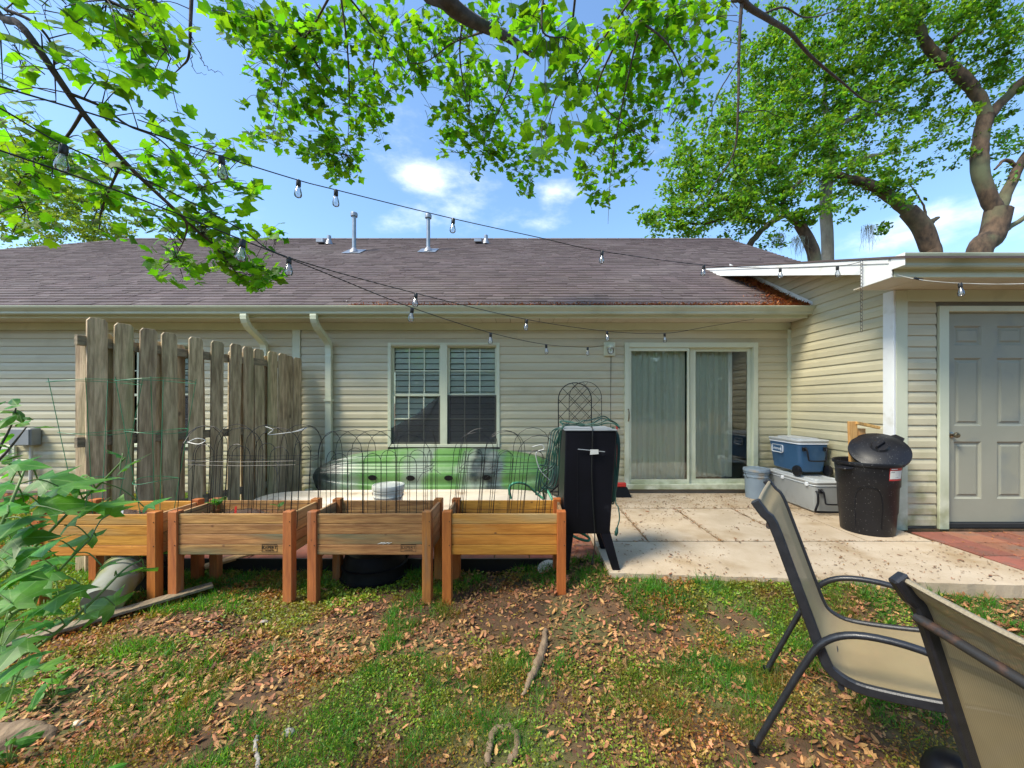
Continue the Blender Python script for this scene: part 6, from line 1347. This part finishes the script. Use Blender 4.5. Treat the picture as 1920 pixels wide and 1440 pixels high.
ground_tube('loose_cable', 'thin black cable coiled on the bare soil in front of the second planter', 'cable', [(290, 1195), (340, 1198), (400, 1192), (440, 1175), (447, 1160), (430, 1152), (400, 1165), (370, 1178), (350, 1180), (380, 1170), (410, 1172), (415, 1180), (380, 1182)], [.003, .003], 'cable', z=.012, seg=5)
for (px, py, r, lab, m) in ((541, 1375, .022, 'round pale stone at the bottom centre left', 'stone'), (495, 1168, .022, 'pale stone on bare soil in front of the second planter', 'stone'), (147, 1360, .02, 'flat pinkish stone at the lower left', 'screw')):
    D = (ZC + .165) * F / (py - CY); p = P(px, py, D); p.z = float(gz(p.x, p.y)) + r * .3
    MB().lathe([(0, -r * .6), (r * .7, -r * .5), (r, 0), (r * .75, r * .45), (0, r * .6)], p, 12, sx=1.3).build('stone', X[m], None, smooth=80, label=lab, category='stone')
# under the leftmost planter
q = Matrix.Rotation(R(20), 3, 'Z') @ Matrix.Rotation(R(105), 3, 'X')
bucket('bucket', 'dirty pale bucket lying on its side under the leftmost planter', (-2.78, 2.58, -.04), .125, .33, 'dirtyb', None, True, Matrix.Rotation(R(26), 3, 'Z') @ Matrix.Rotation(R(-72), 3, 'X'))
MB().box(-2.98, -2.70, 2.95, 3.12, -.15, .08).build('black_crate', X['tubp'], None, bevel=.01, label='black plastic crate behind the bucket under the leftmost planter', category='crate')
MB().bar((-3.15, 2.13, -.13), (-2.35, 2.95, -.09), .085, .02).build('loose_plank', X['fence_h'], None, bevel=.002, label='grey plank lying under the leftmost planter', category='plank')
MB().bar((-2.62, 3.2, -.06), (-2.30, 3.6, -.04), .09, .02).build('loose_plank', X['bed_s'], None, bevel=.002, label='pale board end between the leftmost and second planters', category='plank')
p = P(1036, 1060, 3.25)
MB().lathe([(0, .01), (.11, .01), (.125, .02), (.12, .006), (0, .0)], (p.x, 3.22, -.10), 24, axis=Matrix.Rotation(R(12), 3, 'X')).build('plant_saucer', X['whiteb'], None, smooth=40, label='white plastic saucer on the ground under the right end of the rightmost planter', category='saucer')
for (x, y, x2, y2, lab) in ((-3.62, 5.3, -3.30, 5.0, 'white downspout extension lying behind the fence panel'), (-2.95, 5.35, -2.72, 4.95, 'white flattened downspout extension by the tip of the kayak')):
    MB().bar((x, y, .08), (x2, y2, .04), .09, .06).build('downspout_extension', X['trim'], None, bevel=.006, label=lab, category='pipe')

# ------------------------------------------------------------------ grass, cover, litter
def on_lawn(n, x0, x1, y0, y1, seed):
    r = np.random.default_rng(seed); x = r.uniform(x0, x1, n); y = y0 + (y1 - y0) * r.random(n) ** 1.25
    keep = np.abs(x) < y * 1.42 + .35
    ok = ~((x > .62) & (y > 2.93 - .075 * (x - .6))) & ~((x > -3.0) & (y > 3.33) & (x < .65)) & (y < 5.5)
    k = keep & ok; return x[k], y[k], r
BL = (np.array([(-.5, 0, 0), (.5, 0, 0), (-.38, .14, .55), (.38, .14, .55), (0, .5, 1.0)]), np.array([(0, 1, 3), (0, 3, 2), (2, 3, 4)]))
def grass():
    x, y, r = on_lawn(420000, -6.5, 6.5, 1.2, 5.5, 21)
    g = fbm(x, y, 1.9, 40); fine = vnoise(x, y, 9, 44)
    edge = np.exp(-((y - 3.15) / .28) ** 2) * .22 * (x < 1.1) + np.exp(-((y - 2.70) / .2) ** 2) * .15 * (x > .5)
    left = np.where((x < -2.0) & (y > 2.2), .22, 0); brown = .20 * np.exp(-((y - 2.45) / .25) ** 2) * (x < 1.5)
    dens = g + edge + left - brown + .25 * (fine - .5); k = r.random(len(x)) < np.clip((dens - .46) * 9.0, 0.03, 1)
    x, y, fine = x[k], y[k], fine[k]; n = len(x); z = gz(x, y) - .004
    h = r.uniform(.022, .058, n) * (.75 + .7 * fine) * np.where(fine > .62, 1.25, .85); w_ = r.uniform(.0022, .0042, n) * np.clip(y / 2, .9, 1.8)
    sp = r.uniform(0, 6.28, n); nrm = np.stack([r.normal(0, .45, n), r.normal(0, .45, n), np.ones(n)], 1)
    me = bulk_mesh('grass', BL[0], BL[1], frames(nrm, sp, np.stack([w_, h, h], 1)), np.stack([x, y, z], 1)); me.materials.append(X['grass'])
    tx, ty, r2 = on_lawn(5200, -6, 6, 1.2, 5.3, 29); g2 = fbm(tx, ty, 1.9, 40) + .35 * np.exp(-((ty - 2.75) / .2) ** 2) * (tx > .3) + .3 * np.exp(-((ty - 3.2) / .15) ** 2) * (tx < .6); kk = r2.random(len(tx)) < np.clip((g2 - .47) * 4, .02, 1) * .6
    tx, ty = np.repeat(tx[kk], 26), np.repeat(ty[kk], 26); m = len(tx); a = r2.uniform(0, 6.28, m); q = np.abs(r2.normal(0, .018, m)); px_, py_ = tx + np.cos(a) * q, ty + np.sin(a) * q
    nr2 = np.stack([np.cos(a) * r2.uniform(.1, 1.0, m), np.sin(a) * r2.uniform(.1, 1.0, m), np.ones(m)], 1); hh = r2.uniform(.03, .075, m)
    me2 = bulk_mesh('grass_tufts', BL[0], BL[1], frames(nr2, a + r2.normal(0, .5, m), np.stack([r2.uniform(.003, .0048, m), hh, hh], 1)), np.stack([px_, py_, gz(px_, py_) - .003], 1)); me2.materials.append(X['grass'])
    o = bpy.data.objects.new('grass_tufts', me2); COL.objects.link(o); props(o, kind='stuff', label='longer green grass tufts along the patio edge and in the open lawn', category='grass')
    o = bpy.data.objects.new('grass', me); COL.objects.link(o); props(o, kind='stuff', label='patchy short grass growing between the fallen leaves', category='grass')
    print('grass', n)
grass()
def cover():
    x, y, r = on_lawn(560000, -6.5, 6, 1.2, 5.5, 22)
    g = fbm(x, y, 1.5, 60); f2 = vnoise(x, y, 14, 61); left = np.where((x < -1.6), .12, 0) + np.where((x < -2.4) & (y > 2.6), .3, 0); dens = g + .22 * (f2 - .5) + left - .22 * np.exp(-((y - 2.5) / .22) ** 2) * (x < 1.6) - .25 * np.clip((x - 1.4) / .8, 0, 1)
    k = r.random(len(x)) < np.clip((dens - .385) * 8, 0.03, 1) * .98; x, y = x[k], y[k]; n = len(x); z = gz(x, y) + r.uniform(.001, .028, n)
    s = r.uniform(.009, .020, n) * np.clip(y / 2, .85, 1.7); nrm = np.stack([r.normal(0, .8, n), r.normal(0, .8, n), np.ones(n)], 1)
    me = bulk_mesh('ground_cover', QUAD[0], QUAD[1], frames(nrm, r.uniform(0, 6.28, n), s), np.stack([x, y, z], 1)); me.materials.append(X['cover'])
    o = bpy.data.objects.new('ground_cover', me); COL.objects.link(o); props(o, kind='stuff', label='yellow green creeping weeds between grass and leaves', category='weeds'); print('cover', n)
cover()
def litter():
    x, y, r = on_lawn(130000, -6.5, 6.5, 1.15, 5.5, 23)
    g = .5 * fbm(x, y, 1.7, 80) + .5 * (1 - fbm(x, y, 1.5, 60)); g = .5 + (g - .5) * 1.5; right = np.where((x > 1.9) & (y < 2.9), .45 * np.clip((x - 1.6), 0, 1.2), 0); mid = .15 * np.exp(-((y - 2.35) / .3) ** 2); lft = -.15 * ((x < -2.2) & (y > 2.4))
    k = r.random(len(x)) < np.clip((g + right + mid + lft - .43) * 3.2, 0.05, 1) * .95; x, y = x[k], y[k]; n = len(x)
    # crumbs
    xc, yc, rc = on_lawn(120000, -6.5, 6.5, 1.15, 5.5, 24); gc = fbm(xc, yc, 1.7, 80); k = rc.random(len(xc)) < np.clip((gc - .33) * 2, .05, 1) * .8; xc, yc = xc[k], yc[k]; m = len(xc)
    me = bulk_mesh('leaf_crumbs', QUAD[0], QUAD[1], frames(np.stack([rc.normal(0, .35, m), rc.normal(0, .35, m), np.ones(m)], 1), rc.uniform(0, 6.28, m), rc.uniform(.008, .026, m)), np.stack([xc, yc, gz(xc, yc) + .004], 1)); me.materials.append(X['litter_d'])
    o = bpy.data.objects.new('leaf_crumbs', me); COL.objects.link(o); o.parent = LAWN; o['kind'] = 'stuff'
    z = gz(x, y) + r.uniform(.004, .016, n); nrm = np.stack([r.normal(0, .42, n), r.normal(0, .42, n), np.ones(n)], 1); sp = r.uniform(0, 6.28, n); s = r.uniform(.016, .046, n); s = np.where(r.random(n) < .06, s * 1.7, s)
    near = np.argsort(-(s / y)); big = near[:285]; rest = near[285:]
    Rm = frames(nrm, sp, s); kinds = r.integers(0, 5, n); TT = [OVAL, OVALF, OVAL, OVALF, OAKL]; ms = [tmesh('fallen_leaf', T_, X['litter']) for T_ in TT]
    for i in big:
        o = bpy.data.objects.new('fallen_leaf', ms[kinds[i]]); COL.objects.link(o); o.parent = LAWN; mt = Matrix(Rm[i].tolist()).to_4x4(); mt.translation = Vector((x[i], y[i], z[i])); o.matrix_local = mt
    for q in range(5):
        if q in (2, 3): continue
        sel = rest[(kinds[rest] == q) | ((q < 2) & (kinds[rest] == q + 2))]
        me = bulk_mesh('leaf_litter', TT[q][0], TT[q][1], Rm[sel], np.stack([x, y, z], 1)[sel]); me.materials.append(X['litter']); o = bpy.data.objects.new('leaf_litter', me); COL.objects.link(o); o.parent = LAWN; o['kind'] = 'stuff'
    print('litter', n, m)
    # patio debris
    r = np.random.default_rng(31); n = 2600; x = r.uniform(.7, 3.8, n); y = r.uniform(2.8, 5.5, n)
    # more of it in the joints and near the wall
    jl = []
    for xx in (1.14, 1.81, 2.5): jl += [(xx + r.normal(0, .012), yy) for yy in r.uniform(3.62, 4.75, 140)]
    jl += [(xx, 3.62 + r.normal(0, .01)) for xx in r.uniform(.7, 3.6, 170)] + [(xx, 4.75 + r.normal(0, .015)) for xx in r.uniform(.7, 3.6, 160)] + [(xx, yy) for xx, yy in zip(r.uniform(.8, 3.3, 700), 5.5 - np.abs(r.normal(0, .5, 700)))]
    jl = np.array(jl); keep = fbm(x, y, 2.2, 90) > .42; x = np.concatenate([x[keep], jl[:, 0]]); y = np.concatenate([y[keep], jl[:, 1]]); n = len(x)
    s = r.uniform(.008, .03, n) * np.where(r.random(n) < .06, 2.0, 1); nrm = np.stack([r.normal(0, .12, n), r.normal(0, .12, n), np.ones(n)], 1)
    me = bulk_mesh('patio_litter', OVALF[0], OVALF[1], frames(nrm, r.uniform(0, 6.28, n), np.stack([s * .8, s, s], 1)), np.stack([x, y, np.full(n, .005)], 1) - np.array([2.2, 4.2, 0])); me.materials.append(X['patiolit']); o = bpy.data.objects.new('patio_litter', me); COL.objects.link(o); o.parent = PATIO; o['kind'] = 'stuff'
    # pavers right: needles; ground left of the fence: orange litter by the wall
    def spread(name, n, fx, fy, fz, s0, s1, mat, parent, tilt=.3, T_=OVALF):
        x = fx(n); y = fy(n, x); s = r.uniform(s0, s1, n); nrm = np.stack([r.normal(0, tilt, n), r.normal(0, tilt, n), np.ones(n)], 1); P3 = np.stack([x, y, fz(x, y)], 1) - np.array(wloc(parent))
        me = bulk_mesh(name, T_[0], T_[1], frames(nrm, r.uniform(0, 6.28, n), np.stack([s * .6, s, s], 1)), P3); me.materials.append(X[mat]); o = bpy.data.objects.new(name, me); COL.objects.link(o); o.parent = parent; o['kind'] = 'stuff'
    spread('wall_litter', 1500, lambda n: r.uniform(-7.5, -3.0, n), lambda n, x: 5.5 - np.abs(r.normal(0, .18, n)), lambda x, y: gz(x, y) + r.uniform(.005, .03, len(x)), .02, .05, 'needle', LAWN)
    spread('paver_litter', 160, lambda n: r.uniform(3.85, 5.2, n), lambda n, x: r.uniform(3.0, 3.9, n), lambda x, y: np.full(len(x), .001), .012, .035, 'needle', PR)
    spread('paver_litter', 500, lambda n: r.uniform(-.1, .62, n), lambda n, x: r.uniform(3.38, 4.2, n), lambda x, y: np.full(len(x), -.045), .02, .045, 'needle', PLF, .2)
    # pine needles on the main eave and in the corner against the wing
    spread('eave_needles', 5200, lambda n: XW - .06 - r.random(n) ** 1.9 * 6.0, lambda n, x: YE + np.abs(r.normal(0, .05, n)), lambda x, y: rz(y) + .006 + r.uniform(0, .02, len(x)), .02, .05, 'needle', house, .5)
    spread('eave_needles', 900, lambda n: r.uniform(-7, 1, n), lambda n, x: YE + np.abs(r.normal(0, .015, n)), lambda x, y: rz(y) + .004, .015, .03, 'needle', house, .5)
    yy = r.uniform(YE, 7.2, 4200)
    spread('valley_needles', 4200, lambda n: XW - .06 - np.abs(r.normal(0, 1, n)) * .10 * (1 + 1.2 * (yy < 5.6)), lambda n, x: yy, lambda x, y: rz(y) + .006 + r.uniform(0, .02, len(x)), .025, .055, 'needle', house, .5)
    spread('roof_specks', 240, lambda n: r.uniform(-4, 4, n), lambda n, x: r.uniform(YE, 10, n), lambda x, y: rz(y) + .012, .02, .045, 'petal', house, .2)
    # rim of leaves in the planters
    for xx in (-3.45, -2.5):
        n = 90; x = r.uniform(xx, xx + .76, n); y = r.uniform(2.86, 3.16, n)
        me = bulk_mesh('planter_litter', OVALF[0], OVALF[1], frames(np.stack([r.normal(0, .3, n), r.normal(0, .3, n), np.ones(n)], 1), r.uniform(0, 6.28, n), r.uniform(.015, .04, n)), np.stack([x, y, np.full(n, .425)], 1)); me.materials.append(X['litter_d']); o = bpy.data.objects.new('planter_litter', me); COL.objects.link(o); props(o, kind='stuff', label='dry leaf bits on the soil of the ' + ('leftmost' if xx < -3 else 'second') + ' planter', category='litter')
litter()
